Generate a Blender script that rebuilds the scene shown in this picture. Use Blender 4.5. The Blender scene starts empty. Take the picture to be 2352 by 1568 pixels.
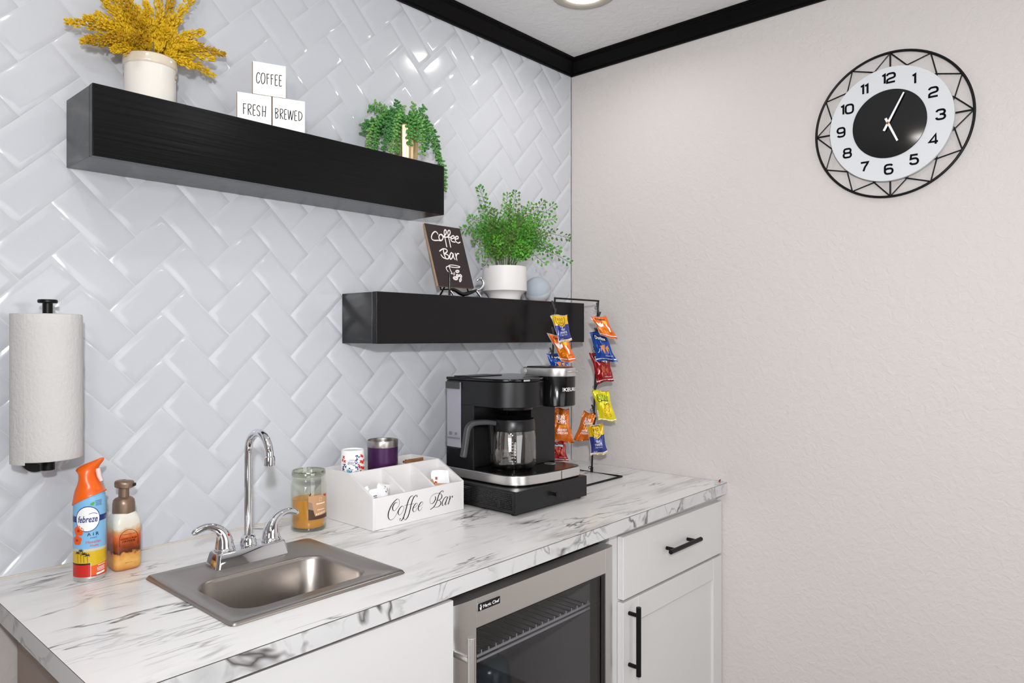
import bpy, bmesh, math, random
from math import sin, cos, pi, radians, sqrt, atan2
from mathutils import Vector, Matrix

scene = bpy.context.scene
col = scene.collection
rnd = random.Random(7)

# ------------------------------------------------------------------ camera
CAM = Vector((-2.162, -1.649, 1.373))
cam_data = bpy.data.cameras.new('camera')
cam_data.sensor_fit = 'HORIZONTAL'
cam_data.sensor_width = 36.0
cam_data.lens = 36.0 * 1651.0 / 2352.0
cam_data.shift_y = -10.0 / 2352.0
cam_data.clip_start = 0.02
cam = bpy.data.objects.new('camera', cam_data)
col.objects.link(cam)
cam.location = CAM
cam.rotation_euler = (radians(90), 0, radians(42.07 - 90))
scene.camera = cam

# ------------------------------------------------------------------ world, exposure, lights
scene.view_settings.view_transform = 'Standard'
scene.view_settings.look = 'None'
scene.view_settings.gamma = 1.0
scene.view_settings.exposure = -0.07
scene.view_settings.use_curve_mapping = False
w = bpy.data.worlds.new('world'); scene.world = w; w.use_nodes = True
w.node_tree.nodes['Background'].inputs[0].default_value = (0.8, 0.85, 1, 1)
w.node_tree.nodes['Background'].inputs[1].default_value = 0.3

def area(name, loc, target, size, power, color, shape='DISK', size_y=None, spread=180):
    d = bpy.data.lights.new(name, 'AREA'); d.shape = shape; d.size = size
    if size_y: d.size_y = size_y
    d.energy = power; d.color = color; d.spread = radians(spread)
    o = bpy.data.objects.new(name, d); col.objects.link(o)
    o.location = loc
    o.rotation_euler = (Vector(target) - Vector(loc)).to_track_quat('-Z', 'Y').to_euler()
    return o

CEIL = 2.402
FLASH_P, LEFT_FILL_P, FRONT_FILL_P, CAN_P, CAN_FILL_P, BOUNCE_FILL_P = 21.0, 66.0, 27.0, 1.7, 0.45, 8.0
area('photo_flash', (-2.267, -1.80, 1.636), (0.0, -0.60, 1.10), 0.07, FLASH_P, (0.97, 0.98, 1.0), spread=150)
area('left_fill_light', (-5.1, -2.5, .95), (0, -1.3, 0.6), 2.2, LEFT_FILL_P, (0.95, 0.975, 1.0), 'RECTANGLE', 1.4)  # added fill lamp on the unseen left side, no window there
area('front_fill_light', (-1.2, -3.33, .95), (-0.6, 0, 0.7), 2.0, FRONT_FILL_P, (0.95, 0.975, 1.0), 'RECTANGLE', 1.7)  # added fill lamp behind the camera, no doorway there
area('ceiling_bounce_fill', (-2.45, -1.5, 1.85), (-2.2, -1.0, 2.4), 0.25, BOUNCE_FILL_P, (1.0, 0.97, 0.94))  # added lamp aimed up to brighten the ceiling and upper tiles

# ------------------------------------------------------------------ materials
def lin(c):
    def f(v):
        v /= 255.0
        return v / 12.92 if v <= 0.04045 else ((v + 0.055) / 1.055) ** 2.4
    return (f(c[0]), f(c[1]), f(c[2]), 1.0)

class NT:
    def __init__(s, m): s.t = m.node_tree; s.n = s.t.nodes; s.b = s.n['Principled BSDF']; s.out = s.n['Material Output']
    def add(s, typ, **kw):
        n = s.n.new(typ)
        for k, v in kw.items():
            if k.startswith('i_'): n.inputs[k[2:].replace('_', ' ')].default_value = v
            else: setattr(n, k, v)
        return n
    def link(s, a, b): s.t.links.new(a, b)

def mat(name, c, rough=0.5, metal=0.0, spec=0.5, coat=0.0, emit=0.0, trans=0.0, sss=0.0, bump=None, vary=None, aniso=0.0):
    m = bpy.data.materials.new(name); m.use_nodes = True
    t = NT(m); b = t.b
    b.inputs['Base Color'].default_value = lin(c)
    b.inputs['Roughness'].default_value = rough
    b.inputs['Metallic'].default_value = metal
    b.inputs['Specular IOR Level'].default_value = spec
    b.inputs['Coat Weight'].default_value = coat
    b.inputs['Coat Roughness'].default_value = 0.08
    b.inputs['Transmission Weight'].default_value = trans
    b.inputs['Anisotropic'].default_value = aniso
    if sss:
        b.inputs['Subsurface Weight'].default_value = sss
        b.inputs['Subsurface Scale'].default_value = 0.01
    if emit:
        b.inputs['Emission Color'].default_value = lin(c)
        b.inputs['Emission Strength'].default_value = emit
    tc = None
    if bump or vary: tc = t.add('ShaderNodeTexCoord')
    if bump:                                   # (scale xyz, detail, strength, distance)
        mp = t.add('ShaderNodeMapping'); mp.inputs['Scale'].default_value = bump[0]
        nz = t.add('ShaderNodeTexNoise'); nz.inputs['Scale'].default_value = 1.0; nz.inputs['Detail'].default_value = bump[1]
        bp = t.add('ShaderNodeBump'); bp.inputs['Strength'].default_value = bump[2]; bp.inputs['Distance'].default_value = bump[3]
        t.link(tc.outputs['Object'], mp.inputs[0]); t.link(mp.outputs[0], nz.inputs[0])
        t.link(nz.outputs[0], bp.inputs['Height']); t.link(bp.outputs[0], b.inputs['Normal'])
    if vary:                                   # (scale xyz, second colour, lo, hi)
        mp = t.add('ShaderNodeMapping'); mp.inputs['Scale'].default_value = vary[0]
        nz = t.add('ShaderNodeTexNoise'); nz.inputs['Scale'].default_value = 1.0; nz.inputs['Detail'].default_value = 5
        rp = t.add('ShaderNodeValToRGB'); e = rp.color_ramp.elements
        e[0].position, e[0].color = vary[2], lin(c); e[1].position, e[1].color = vary[3], lin(vary[1])
        t.link(tc.outputs['Object'], mp.inputs[0]); t.link(mp.outputs[0], nz.inputs[0])
        t.link(nz.outputs[0], rp.inputs[0]); t.link(rp.outputs[0], b.inputs['Base Color'])
    return m

def glass(name, tint, refl=1.0, rough=0.02, ior=1.45, f0=None):
    """thin clear pane: part passes straight through, part mirrors (Fresnel)"""
    m = bpy.data.materials.new(name); m.use_nodes = True
    t = NT(m)
    tr = t.add('ShaderNodeBsdfTransparent'); tr.inputs[0].default_value = lin(tint)
    gl = t.add('ShaderNodeBsdfGlossy'); gl.inputs[0].default_value = (refl, refl, refl, 1); gl.inputs['Roughness'].default_value = rough
    lw = t.add('ShaderNodeLayerWeight'); lw.inputs[0].default_value = 0.5
    pw = t.add('ShaderNodeMath', operation='POWER'); pw.inputs[1].default_value = 4.5
    f0 = f0 or ((ior - 1) / (ior + 1)) ** 2
    fr = t.add('ShaderNodeMath', operation='MULTIPLY_ADD'); fr.inputs[1].default_value = 0.9 - f0; fr.inputs[2].default_value = f0
    mx = t.add('ShaderNodeMixShader')
    t.link(lw.outputs['Facing'], pw.inputs[0]); t.link(pw.outputs[0], fr.inputs[0])
    t.link(fr.outputs[0], mx.inputs[0]); t.link(tr.outputs[0], mx.inputs[1]); t.link(gl.outputs[0], mx.inputs[2])
    t.link(mx.outputs[0], t.out.inputs[0])
    return m

def marble_mat(name, base, grey, dark, along=(1.7, 1.2, 1), rot=0.0, more=0.0):
    """white laminate with long soft grey veins; along stretches the grain"""
    m = bpy.data.materials.new(name); m.use_nodes = True
    t = NT(m); b = t.b
    b.inputs['Roughness'].default_value = 0.24
    tc = t.add('ShaderNodeTexCoord')
    def noise(scale, detail, distort, off=0.0, ro=0.0):
        mp = t.add('ShaderNodeMapping'); mp.inputs['Scale'].default_value = [a * c for a, c in zip(scale, along)]; mp.inputs['Rotation'].default_value = (0, rot, ro); mp.inputs['Location'].default_value = (off, off * .7, off * .3)
        nz = t.add('ShaderNodeTexNoise'); nz.inputs['Scale'].default_value = 1; nz.inputs['Detail'].default_value = detail; nz.inputs['Distortion'].default_value = distort; nz.inputs['Roughness'].default_value = 0.5
        t.link(tc.outputs['Object'], mp.inputs[0]); t.link(mp.outputs[0], nz.inputs[0]); return nz.outputs[0]
    def mrange(x, a, b_, c, d):
        mr = t.add('ShaderNodeMapRange'); mr.inputs['From Min'].default_value = a; mr.inputs['From Max'].default_value = b_; mr.inputs['To Min'].default_value = c; mr.inputs['To Max'].default_value = d
        t.link(x, mr.inputs[0]); return mr.outputs[0]
    def mth(op, x, y):
        n = t.add('ShaderNodeMath', operation=op); t.link(x, n.inputs[0])
        if isinstance(y, float): n.inputs[1].default_value = y
        else: t.link(y, n.inputs[1])
        return n.outputs[0]
    def vein(nz, hi, amt): return mrange(mth('ABSOLUTE', mth('SUBTRACT', nz, 0.5), 0.0), 0.0, hi, amt, 0.0)
    v1 = mth('MULTIPLY', vein(noise((1.7, 12, 7), 4, .5, 0, radians(5)), 0.022, 1.0), mrange(noise((2.6, 6.0, 4), 2, 0, 3.1), 0.50 - more, 0.64 - more, 0, 1))
    v2 = mth('MULTIPLY', vein(noise((3.2, 30, 18), 3, .8, 7.7, radians(-3)), 0.035, .6), mrange(noise((2.0, 5.0, 4), 2, 0, 9.3), 0.52 - more, 0.66 - more, 0, 1))
    cl = mth('MULTIPLY', mrange(noise((2.2, 22, 12), 3, .4, 4.4), 0.50, 0.70, 0, .75), mrange(noise((1.5, 4.0, 3), 2, 0, 1.3), 0.46, 0.66, 0.05, 1))
    c1 = t.add('ShaderNodeMix', data_type='RGBA'); c1.inputs[6].default_value = lin(base); c1.inputs[7].default_value = lin(grey); t.link(cl, c1.inputs[0])
    c2 = t.add('ShaderNodeMix', data_type='RGBA'); c2.inputs[7].default_value = lin(dark); t.link(mth('MAXIMUM', v1, v2), c2.inputs[0]); t.link(c1.outputs[2], c2.inputs[6])
    t.link(c2.outputs[2], b.inputs['Base Color'])
    return m

def textured_wall_mat(name, c, strength=0.5, scale=45.0):
    m = bpy.data.materials.new(name); m.use_nodes = True
    t = NT(m); b = t.b
    b.inputs['Base Color'].default_value = lin(c); b.inputs['Roughness'].default_value = 0.55; b.inputs['Specular IOR Level'].default_value = 0.35
    tc = t.add('ShaderNodeTexCoord')
    n1 = t.add('ShaderNodeTexNoise'); n1.inputs['Scale'].default_value = scale; n1.inputs['Detail'].default_value = 3; n1.inputs['Distortion'].default_value = 0.8
    r1 = t.add('ShaderNodeValToRGB'); r1.color_ramp.elements[0].position = 0.42; r1.color_ramp.elements[1].position = 0.60
    n2 = t.add('ShaderNodeTexNoise'); n2.inputs['Scale'].default_value = scale * 6; n2.inputs['Detail'].default_value = 2
    ad = t.add('ShaderNodeMath', operation='MULTIPLY_ADD'); ad.inputs[1].default_value = 0.25
    t.link(tc.outputs['Object'], n1.inputs[0]); t.link(tc.outputs['Object'], n2.inputs[0])
    t.link(n1.outputs[0], r1.inputs[0]); t.link(n2.outputs[0], ad.inputs[0]); t.link(r1.outputs[0], ad.inputs[2])
    bp = t.add('ShaderNodeBump'); bp.inputs['Strength'].default_value = strength; bp.inputs['Distance'].default_value = 0.0016
    t.link(ad.outputs[0], bp.inputs['Height']); t.link(bp.outputs[0], b.inputs['Normal'])
    return m

def ramp_z_mat(name, stops, rough=0.35, noise=0.0, scale=60):
    """printed artwork: colour bands up the object, broken up with noise"""
    m = bpy.data.materials.new(name); m.use_nodes = True
    t = NT(m); b = t.b; b.inputs['Roughness'].default_value = rough
    tc = t.add('ShaderNodeTexCoord'); sp = t.add('ShaderNodeSeparateXYZ'); t.link(tc.outputs['Object'], sp.inputs[0])
    nz = t.add('ShaderNodeTexNoise'); nz.inputs['Scale'].default_value = scale; nz.inputs['Detail'].default_value = 4
    t.link(tc.outputs['Object'], nz.inputs[0])
    a = t.add('ShaderNodeMath', operation='MULTIPLY_ADD'); a.inputs[1].default_value = noise
    t.link(nz.outputs[0], a.inputs[0]); t.link(sp.outputs[2], a.inputs[2])
    lo, hi = stops[0][0], stops[-1][0]
    mr = t.add('ShaderNodeMapRange'); mr.inputs['From Min'].default_value = lo + noise * .5; mr.inputs['From Max'].default_value = hi + noise * .5
    t.link(a.outputs[0], mr.inputs[0])
    rp = t.add('ShaderNodeValToRGB'); els = rp.color_ramp.elements
    for i, (z, c) in enumerate(stops):
        p = (z - lo) / (hi - lo)
        e = els[i] if i < 2 else els.new(p)
        e.position = p; e.color = lin(c)
    # elements may be re-sorted; assign again in order
    for e, (z, c) in zip(sorted(els, key=lambda q: q.position), stops): e.color = lin(c)
    t.link(mr.outputs[0], rp.inputs[0]); t.link(rp.outputs[0], b.inputs['Base Color'])
    return m

M = {}
M['tile'] = mat('glazed_white_tile', (199, 202, 208), 0.14, spec=0.55)
M['grout'] = mat('white_grout', (204, 205, 208), 0.7)
M['wall'] = textured_wall_mat('knockdown_wall_paint', (203, 197, 194), 0.3, 52)
M['ceil'] = textured_wall_mat('knockdown_ceiling_paint', (222, 222, 222), 0.35, 30)
M['wallback'] = mat('taupe_wall_paint', (158, 152, 147), 0.7)
M['floor'] = mat('brown_plank_floor', (142, 130, 120), 0.4, vary=((1.5, 14, 1), (112, 100, 92), 0.3, 0.7))
M['trim'] = mat('black_satin_trim', (9, 8, 9), 0.45, spec=.1)
M['shelf'] = mat('black_painted_wood', (8, 8, 10), 0.24, spec=.28, bump=((3, 60, 100), 4, 0.32, 0.0013))
M['shelf_end'] = mat('black_painted_end_grain', (12, 11, 13), 0.24, bump=((40, 25, 80), 5, 0.45, 0.0012))
M['marble'] = marble_mat('marble_laminate', (232, 231, 230), (172, 170, 171), (70, 64, 62))
M['marble_shaded_edge'] = marble_mat('marble_laminate_shaded_edge', (204, 204, 204), (150, 149, 150), (84, 80, 80), (3.2, .3, .6), radians(28), .09)  # same laminate as the top; the edge's shade is put into this darker colour
M['seam'] = mat('laminate_seam', (70, 66, 64), 0.5)
M['steel'] = mat('brushed_steel', (176, 170, 166), 0.30, 1.0, bump=((4, 300, 300), 2, 0.08, 0.001))
M['sinksteel'] = mat('sink_steel', (166, 159, 153), 0.33, 1.0, bump=((30, 30, 30), 4, 0.06, 0.002))
M['fridgesteel'] = mat('fridge_steel', (216, 213, 210), 0.38, 1.0, bump=((3, 3, 250), 2, 0.06, 0.001))
M['chrome'] = mat('chrome', (225, 226, 230), 0.05, 1.0)
M['white_cab'] = mat('white_cabinet_paint', (212, 211, 209), 0.4)
M['cab_side'] = mat('shaded_beige_side', (164, 148, 138), 0.55)  # beige panel, its colour darkened for the shade below the counter
M['black'] = mat('matt_black_metal', (8, 8, 9), 0.42, spec=.25)
M['blackgloss'] = mat('gloss_black_plastic', (8, 8, 9), 0.16, spec=.4)
M['maker'] = mat('satin_black_plastic', (14, 14, 16), 0.32, spec=.4)
M['darkgrey'] = mat('dark_grey_plastic', (62, 61, 63), 0.45)
M['void'] = mat('dark_cavity', (12, 11, 11), 0.7)
M['silver'] = mat('silver_paint', (212, 210, 208), 0.3, 0.9)
M['white'] = mat('white_paint', (238, 237, 236), 0.45)
M['board'] = mat('white_board', (226, 224, 223), 0.5)
M['ink'] = mat('black_ink', (7, 7, 8), 0.8, spec=.1)
M['woodedge'] = mat('raw_wood_edge', (184, 146, 112), 0.6)
M['signface'] = mat('dark_brown_sign_face', (40, 28, 29), 0.4)
M['glass'] = glass('clear_glass', (245, 248, 244))
M['carafeglass'] = glass('carafe_glass', (240, 238, 236), 1.0, 0.02, 1.6, 0.11)
M['fridgeglass'] = glass('tinted_door_glass', (222, 222, 224), 1.0, 0.03, 1.45)
M['tank'] = glass('water_tank_plastic', (240, 240, 243), 1.0, 0.10, 1.6)
M['paper'] = mat('paper_towel', (200, 199, 197), 0.9, bump=((150, 150, 120), 2, 0.9, 0.0016))
M['lamp'] = mat('lamp_lens', (255, 250, 242), 0.5, emit=4.5)
M['lamptrim'] = mat('lamp_trim', (176, 169, 158), 0.4)

# ------------------------------------------------------------------ helpers
ORG = {}
def empty(name, loc, label, cat, group=None):
    o = bpy.data.objects.new(name, None); col.objects.link(o)
    o.location = loc; o.empty_display_size = 0.05
    ORG[o] = Vector(loc)
    tag(o, label, cat, group)
    return o
def tag(o, label, cat, group=None, kind=None):
    o['label'] = label; o['category'] = cat
    if group: o['group'] = group
    if kind: o['kind'] = kind
    return o

class MB:
    def __init__(s): s.v = []; s.f = []; s.m = []
    def add(s, vs, fs, mi=0):
        k = len(s.v); s.v += [Vector(p) for p in vs]
        for f in fs: s.f.append([k + i for i in f]); s.m.append(mi)
        return s
    def box(s, x0, x1, y0, y1, z0, z1, mi=0, M4=None):
        vs = [Vector((x, y, z)) for z in (z0, z1) for y in (y0, y1) for x in (x0, x1)]
        if M4 is not None: vs = [M4 @ p for p in vs]
        return s.add(vs, [(0, 2, 3, 1), (4, 5, 7, 6), (0, 1, 5, 4), (2, 6, 7, 3), (0, 4, 6, 2), (1, 3, 7, 5)], mi)
    def loft(s, loops, mi=0, cap0=True, cap1=True, closed=True):
        n = len(loops[0]); vs = [p for l in loops for p in l]; fs = []
        for i in range(len(loops) - 1):
            for j in range(n if closed else n - 1):
                a = i * n + j; b = i * n + (j + 1) % n
                fs.append((a, b, b + n, a + n))
        if cap0: fs.append(tuple(reversed(range(n))))
        if cap1: fs.append(tuple(range((len(loops) - 1) * n, len(loops) * n)))
        return s.add(vs, fs, mi)
    def lathe(s, prof, c, n=48, mi=0, cap0=False, cap1=False, a0=0, a1=2 * pi, mfn=None):
        full = abs(a1 - a0) > 2 * pi - 1e-4
        k = n if full else n + 1
        loops = [[Vector((c[0] + r * cos(a0 + (a1 - a0) * j / n), c[1] + r * sin(a0 + (a1 - a0) * j / n), c[2] + z)) for j in range(k)] for r, z in prof]
        if mfn:
            for i in range(len(loops) - 1): s.loft(loops[i:i + 2], mfn(i), False, False, full)
            return s
        return s.loft(loops, mi, cap0, cap1, full)
    def tube(s, pts, r, n=10, mi=0, caps=True, closed=False, flat=1.0):
        pts = [Vector(p) for p in pts]; N = len(pts)
        rs = r if isinstance(r, (list, tuple)) else [r] * N
        tang = []
        for i in range(N):
            if closed: d = pts[(i + 1) % N] - pts[i - 1]
            else: d = pts[min(i + 1, N - 1)] - pts[max(i - 1, 0)]
            tang.append(d.normalized())
        up = Vector((0, 0, 1)) if abs(tang[0].z) < 0.9 else Vector((1, 0, 0))
        u = tang[0].cross(up).normalized(); loops = []
        for i in range(N):
            u = (u - tang[i] * u.dot(tang[i])).normalized(); v = tang[i].cross(u)
            loops.append([pts[i] + rs[i] * (cos(2 * pi * j / n) * u + flat * sin(2 * pi * j / n) * v) for j in range(n)])
        if closed: loops.append(loops[0])
        return s.loft(loops, mi, caps and not closed, caps and not closed)
    def prism(s, poly, z0, z1, mi=0):
        return s.loft([[Vector((x, y, z0)) for x, y in poly], [Vector((x, y, z1)) for x, y in poly]], mi)
    def extrude(s, poly3, d, mi=0):
        d = Vector(d); return s.loft([[Vector(p) for p in poly3], [Vector(p) + d for p in poly3]], mi)
    def ell(s, c, ax, nu=8, nv=5, mi=0):
        """ellipsoid with axis vectors ax = (a, b, c)"""
        c = Vector(c); a, b, d = [Vector(q) for q in ax]
        vs = [c - d]; fs = []
        for i in range(1, nv):
            t = -pi / 2 + pi * i / nv
            for j in range(nu): p = 2 * pi * j / nu; vs.append(c + cos(t) * (cos(p) * a + sin(p) * b) + sin(t) * d)
        vs.append(c + d); top = len(vs) - 1
        for j in range(nu): fs.append((0, 1 + (j + 1) % nu, 1 + j))
        for i in range(nv - 2):
            for j in range(nu):
                q = 1 + i * nu; fs.append((q + j, q + (j + 1) % nu, q + nu + (j + 1) % nu, q + nu + j))
        q = 1 + (nv - 2) * nu
        for j in range(nu): fs.append((q + j, q + (j + 1) % nu, top))
        return s.add(vs, fs, mi)
    def merge(s, o, mi=None):
        k = len(s.v); s.v += o.v
        for f, m in zip(o.f, o.m): s.f.append([k + i for i in f]); s.m.append(m if mi is None else mi)
        return s
    def build(s, name, mats, parent=None, bevel=0.0, segs=2, origin=None, sharp=38, fix=True, smooth=True):
        if not isinstance(mats, (list, tuple)): mats = [mats]
        o0 = ORG[parent] if parent is not None else Vector(origin if origin is not None else (0, 0, 0))
        me = bpy.data.meshes.new(name)
        me.from_pydata([tuple(p - o0) for p in s.v], [], s.f)
        for m in mats: me.materials.append(m)
        me.polygons.foreach_set('material_index', s.m)
        if fix:
            bm = bmesh.new(); bm.from_mesh(me); bmesh.ops.recalc_face_normals(bm, faces=bm.faces[:]); bm.to_mesh(me); bm.free()
        me.polygons.foreach_set('use_smooth', [smooth] * len(me.polygons))
        if smooth: me.set_sharp_from_angle(angle=radians(sharp))
        me.update()
        o = bpy.data.objects.new(name, me); col.objects.link(o)
        if parent is not None: o.parent = parent
        else: o.location = o0
        ORG[o] = o0
        if bevel:
            b = o.modifiers.new('bevel', 'BEVEL'); b.width = bevel; b.segments = segs; b.limit_method = 'ANGLE'; b.angle_limit = radians(40); b.harden_normals = True
        return o

def structure(o): o['kind'] = 'structure'; return o

def rrect(cx, cy, hx, hy, r, n=6):
    pts = []
    for sx, sy, a0 in ((1, 1, 0), (-1, 1, 90), (-1, -1, 180), (1, -1, 270)):
        for k in range(n + 1):
            a = radians(a0 + 90 * k / n)
            pts.append((cx + sx * (hx - r) + r * cos(a), cy + sy * (hy - r) + r * sin(a)))
    return pts

def smooth_path(pts, sub=6, closed=False):
    P = [Vector(p) for p in pts]
    if len(P) < 3: return P
    out = []; N = len(P)
    rng = range(N if closed else N - 1)
    for i in rng:
        g = (lambda k: P[k % N]) if closed else (lambda k: P[max(0, min(N - 1, k))])
        p0, p1, p2, p3 = g(i - 1), g(i), g(i + 1), g(i + 2)
        for k in range(sub):
            t = k / sub
            out.append(0.5 * ((2 * p1) + (p2 - p0) * t + (2 * p0 - 5 * p1 + 4 * p2 - p3) * t * t + (3 * p1 - p0 - 3 * p2 + p3) * t ** 3))
    if not closed: out.append(P[-1])
    return out

# ---- marks and lettering: flat shapes in (u, v) laid on a surface by a map function
def plane_map(o, X, Y, off=0.0004):
    o, X, Y = Vector(o), Vector(X).normalized(), Vector(Y).normalized(); N = X.cross(Y).normalized()
    return lambda u, v: o + X * u + Y * v + N * off
def cyl_map(cx, cy, r, phi0, z0, off=0.0004):
    return lambda u, v: Vector((cx + (r + off) * cos(phi0 + u / r), cy + (r + off) * sin(phi0 + u / r), z0 + v))

LIFT = [0]
def ribbon(mb, pts, w, fn, mi=0, sub=6, closed=False, straight=False, caps=8):
    P = [Vector((p[0], p[1])) for p in pts] if straight else [Vector((p[0], p[1])) for p in smooth_path([(a[0], a[1], 0) for a in pts], sub, closed)]
    Q = []
    for p in P:
        p = Vector((p[0], p[1]))
        if not Q or (p - Q[-1]).length > 1e-6: Q.append(p)
    P = Q; n = len(P); L = []; Rr = []; ws = []
    for i in range(n):
        d1 = (P[i] - P[i - 1]) if (i or closed) else (P[1] - P[0])
        d2 = (P[(i + 1) % n] - P[i]) if (i < n - 1 or closed) else d1
        d1 = d1.normalized(); d2 = d2.normalized(); d = d1 + d2
        d = d.normalized() if d.length > 1e-3 else d1
        ww = w(d, i / max(1, n - 1)) if callable(w) else w
        q = Vector((-d.y, d.x)); k = min(1.9, 1 / max(.3, abs(q.dot(Vector((-d1.y, d1.x))))))
        q = q * (ww / 2 * k); L.append(P[i] + q); Rr.append(P[i] - q); ws.append(ww)
    vs = [fn(p.x, p.y) for p in L] + [fn(p.x, p.y) for p in Rr]
    o_ = fn(P[0].x, P[0].y); N_ = (fn(P[0].x + 1e-4, P[0].y) - o_).cross(fn(P[0].x, P[0].y + 1e-4) - o_)
    N_ = N_.normalized() if N_.length else Vector((0, 0, 0)); LIFT[0] = (LIFT[0] + 1) % 9
    for i in range(n):                                  # later pen strokes lie a hair above earlier ones
        q = N_ * (2e-5 * LIFT[0] + 1.2e-4 * i / n); vs[i] = vs[i] + q; vs[n + i] = vs[n + i] + q
    fs = [(i, n + i, n + (i + 1) % n, (i + 1) % n) for i in range(n if closed else n - 1)]
    mb.add(vs, fs, mi)
    if not closed and caps:
        for i in (0, n - 1): disc(mb, P[i].x, P[i].y, ws[i] / 2, ws[i] / 2, fn, mi, caps)

def disc(mb, cx, cy, rx, ry, fn, mi=0, n=20, rot=0):
    vs = [fn(cx, cy)]
    for k in range(n):
        a = 2 * pi * k / n; x = rx * cos(a); y = ry * sin(a)
        vs.append(fn(cx + x * cos(rot) - y * sin(rot), cy + x * sin(rot) + y * cos(rot)))
    mb.add(vs, [(0, 1 + k, 1 + (k + 1) % n) for k in range(n)], mi)

def ringmark(mb, cx, cy, rx, ry, w, fn, mi=0, n=28, rot=0):
    pts = []
    for k in range(n):
        a = 2 * pi * k / n; x = rx * cos(a); y = ry * sin(a)
        pts.append((cx + x * cos(rot) - y * sin(rot), cy + x * sin(rot) + y * cos(rot)))
    ribbon(mb, pts, w, fn, mi, closed=True, straight=True)

def patch(mb, poly, fn, mi=0, step=0.006):
    """filled polygon, cut fine enough to follow a curved surface"""
    bm = bmesh.new()
    f = bm.faces.new([bm.verts.new((p[0], p[1], 0)) for p in poly])
    xs = [p[0] for p in poly]; ys = [p[1] for p in poly]
    for axis, lo, hi in ((0, min(xs), max(xs)), (1, min(ys), max(ys))):
        k = int((hi - lo) / step)
        for i in range(1, k + 1):
            c = lo + (hi - lo) * i / (k + 1)
            bmesh.ops.bisect_plane(bm, geom=bm.verts[:] + bm.edges[:] + bm.faces[:], plane_co=(c, 0, 0) if axis == 0 else (0, c, 0), plane_no=(1, 0, 0) if axis == 0 else (0, 1, 0))
    bmesh.ops.triangulate(bm, faces=bm.faces[:])
    bm.verts.index_update()
    mb.add([fn(v.co.x, v.co.y) for v in bm.verts], [[v.index for v in f.verts] for f in bm.faces], mi)
    bm.free()

_tc = {}
def text_shape(s, bold=0.0, shear=0.0):
    key = (s, bold, shear)
    if key in _tc: return _tc[key]
    c = bpy.data.curves.new('t', 'FONT'); c.body = s; c.size = 1; c.resolution_u = 3; c.offset = bold; c.shear = shear
    o = bpy.data.objects.new('t', c); col.objects.link(o)
    dg = bpy.context.evaluated_depsgraph_get(); dg.update()
    me = bpy.data.meshes.new_from_object(o.evaluated_get(dg))
    vs = [(v.co.x, v.co.y) for v in me.vertices]; fs = [list(p.vertices) for p in me.polygons]
    bpy.data.objects.remove(o); bpy.data.curves.remove(c); bpy.data.meshes.remove(me)
    _tc[key] = (vs, fs); return _tc[key]

def text(mb, s, cx, cy, wid, hei, fn, mi=0, bold=0.0, shear=0.0, rot=0.0, arch=0.0):
    vs, fs = text_shape(s, bold, shear)
    x0 = min(v[0] for v in vs); x1 = max(v[0] for v in vs); y0 = min(v[1] for v in vs); y1 = max(v[1] for v in vs)
    out = []
    for x, y in vs:
        a = ((x - x0) / (x1 - x0) - .5) * wid; b = ((y - y0) / (y1 - y0) - .5) * hei
        b += -arch * (a / (wid / 2)) ** 2
        out.append(fn(cx + a * cos(rot) - b * sin(rot), cy + a * sin(rot) + b * cos(rot)))
    mb.add(out, fs, mi)

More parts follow.
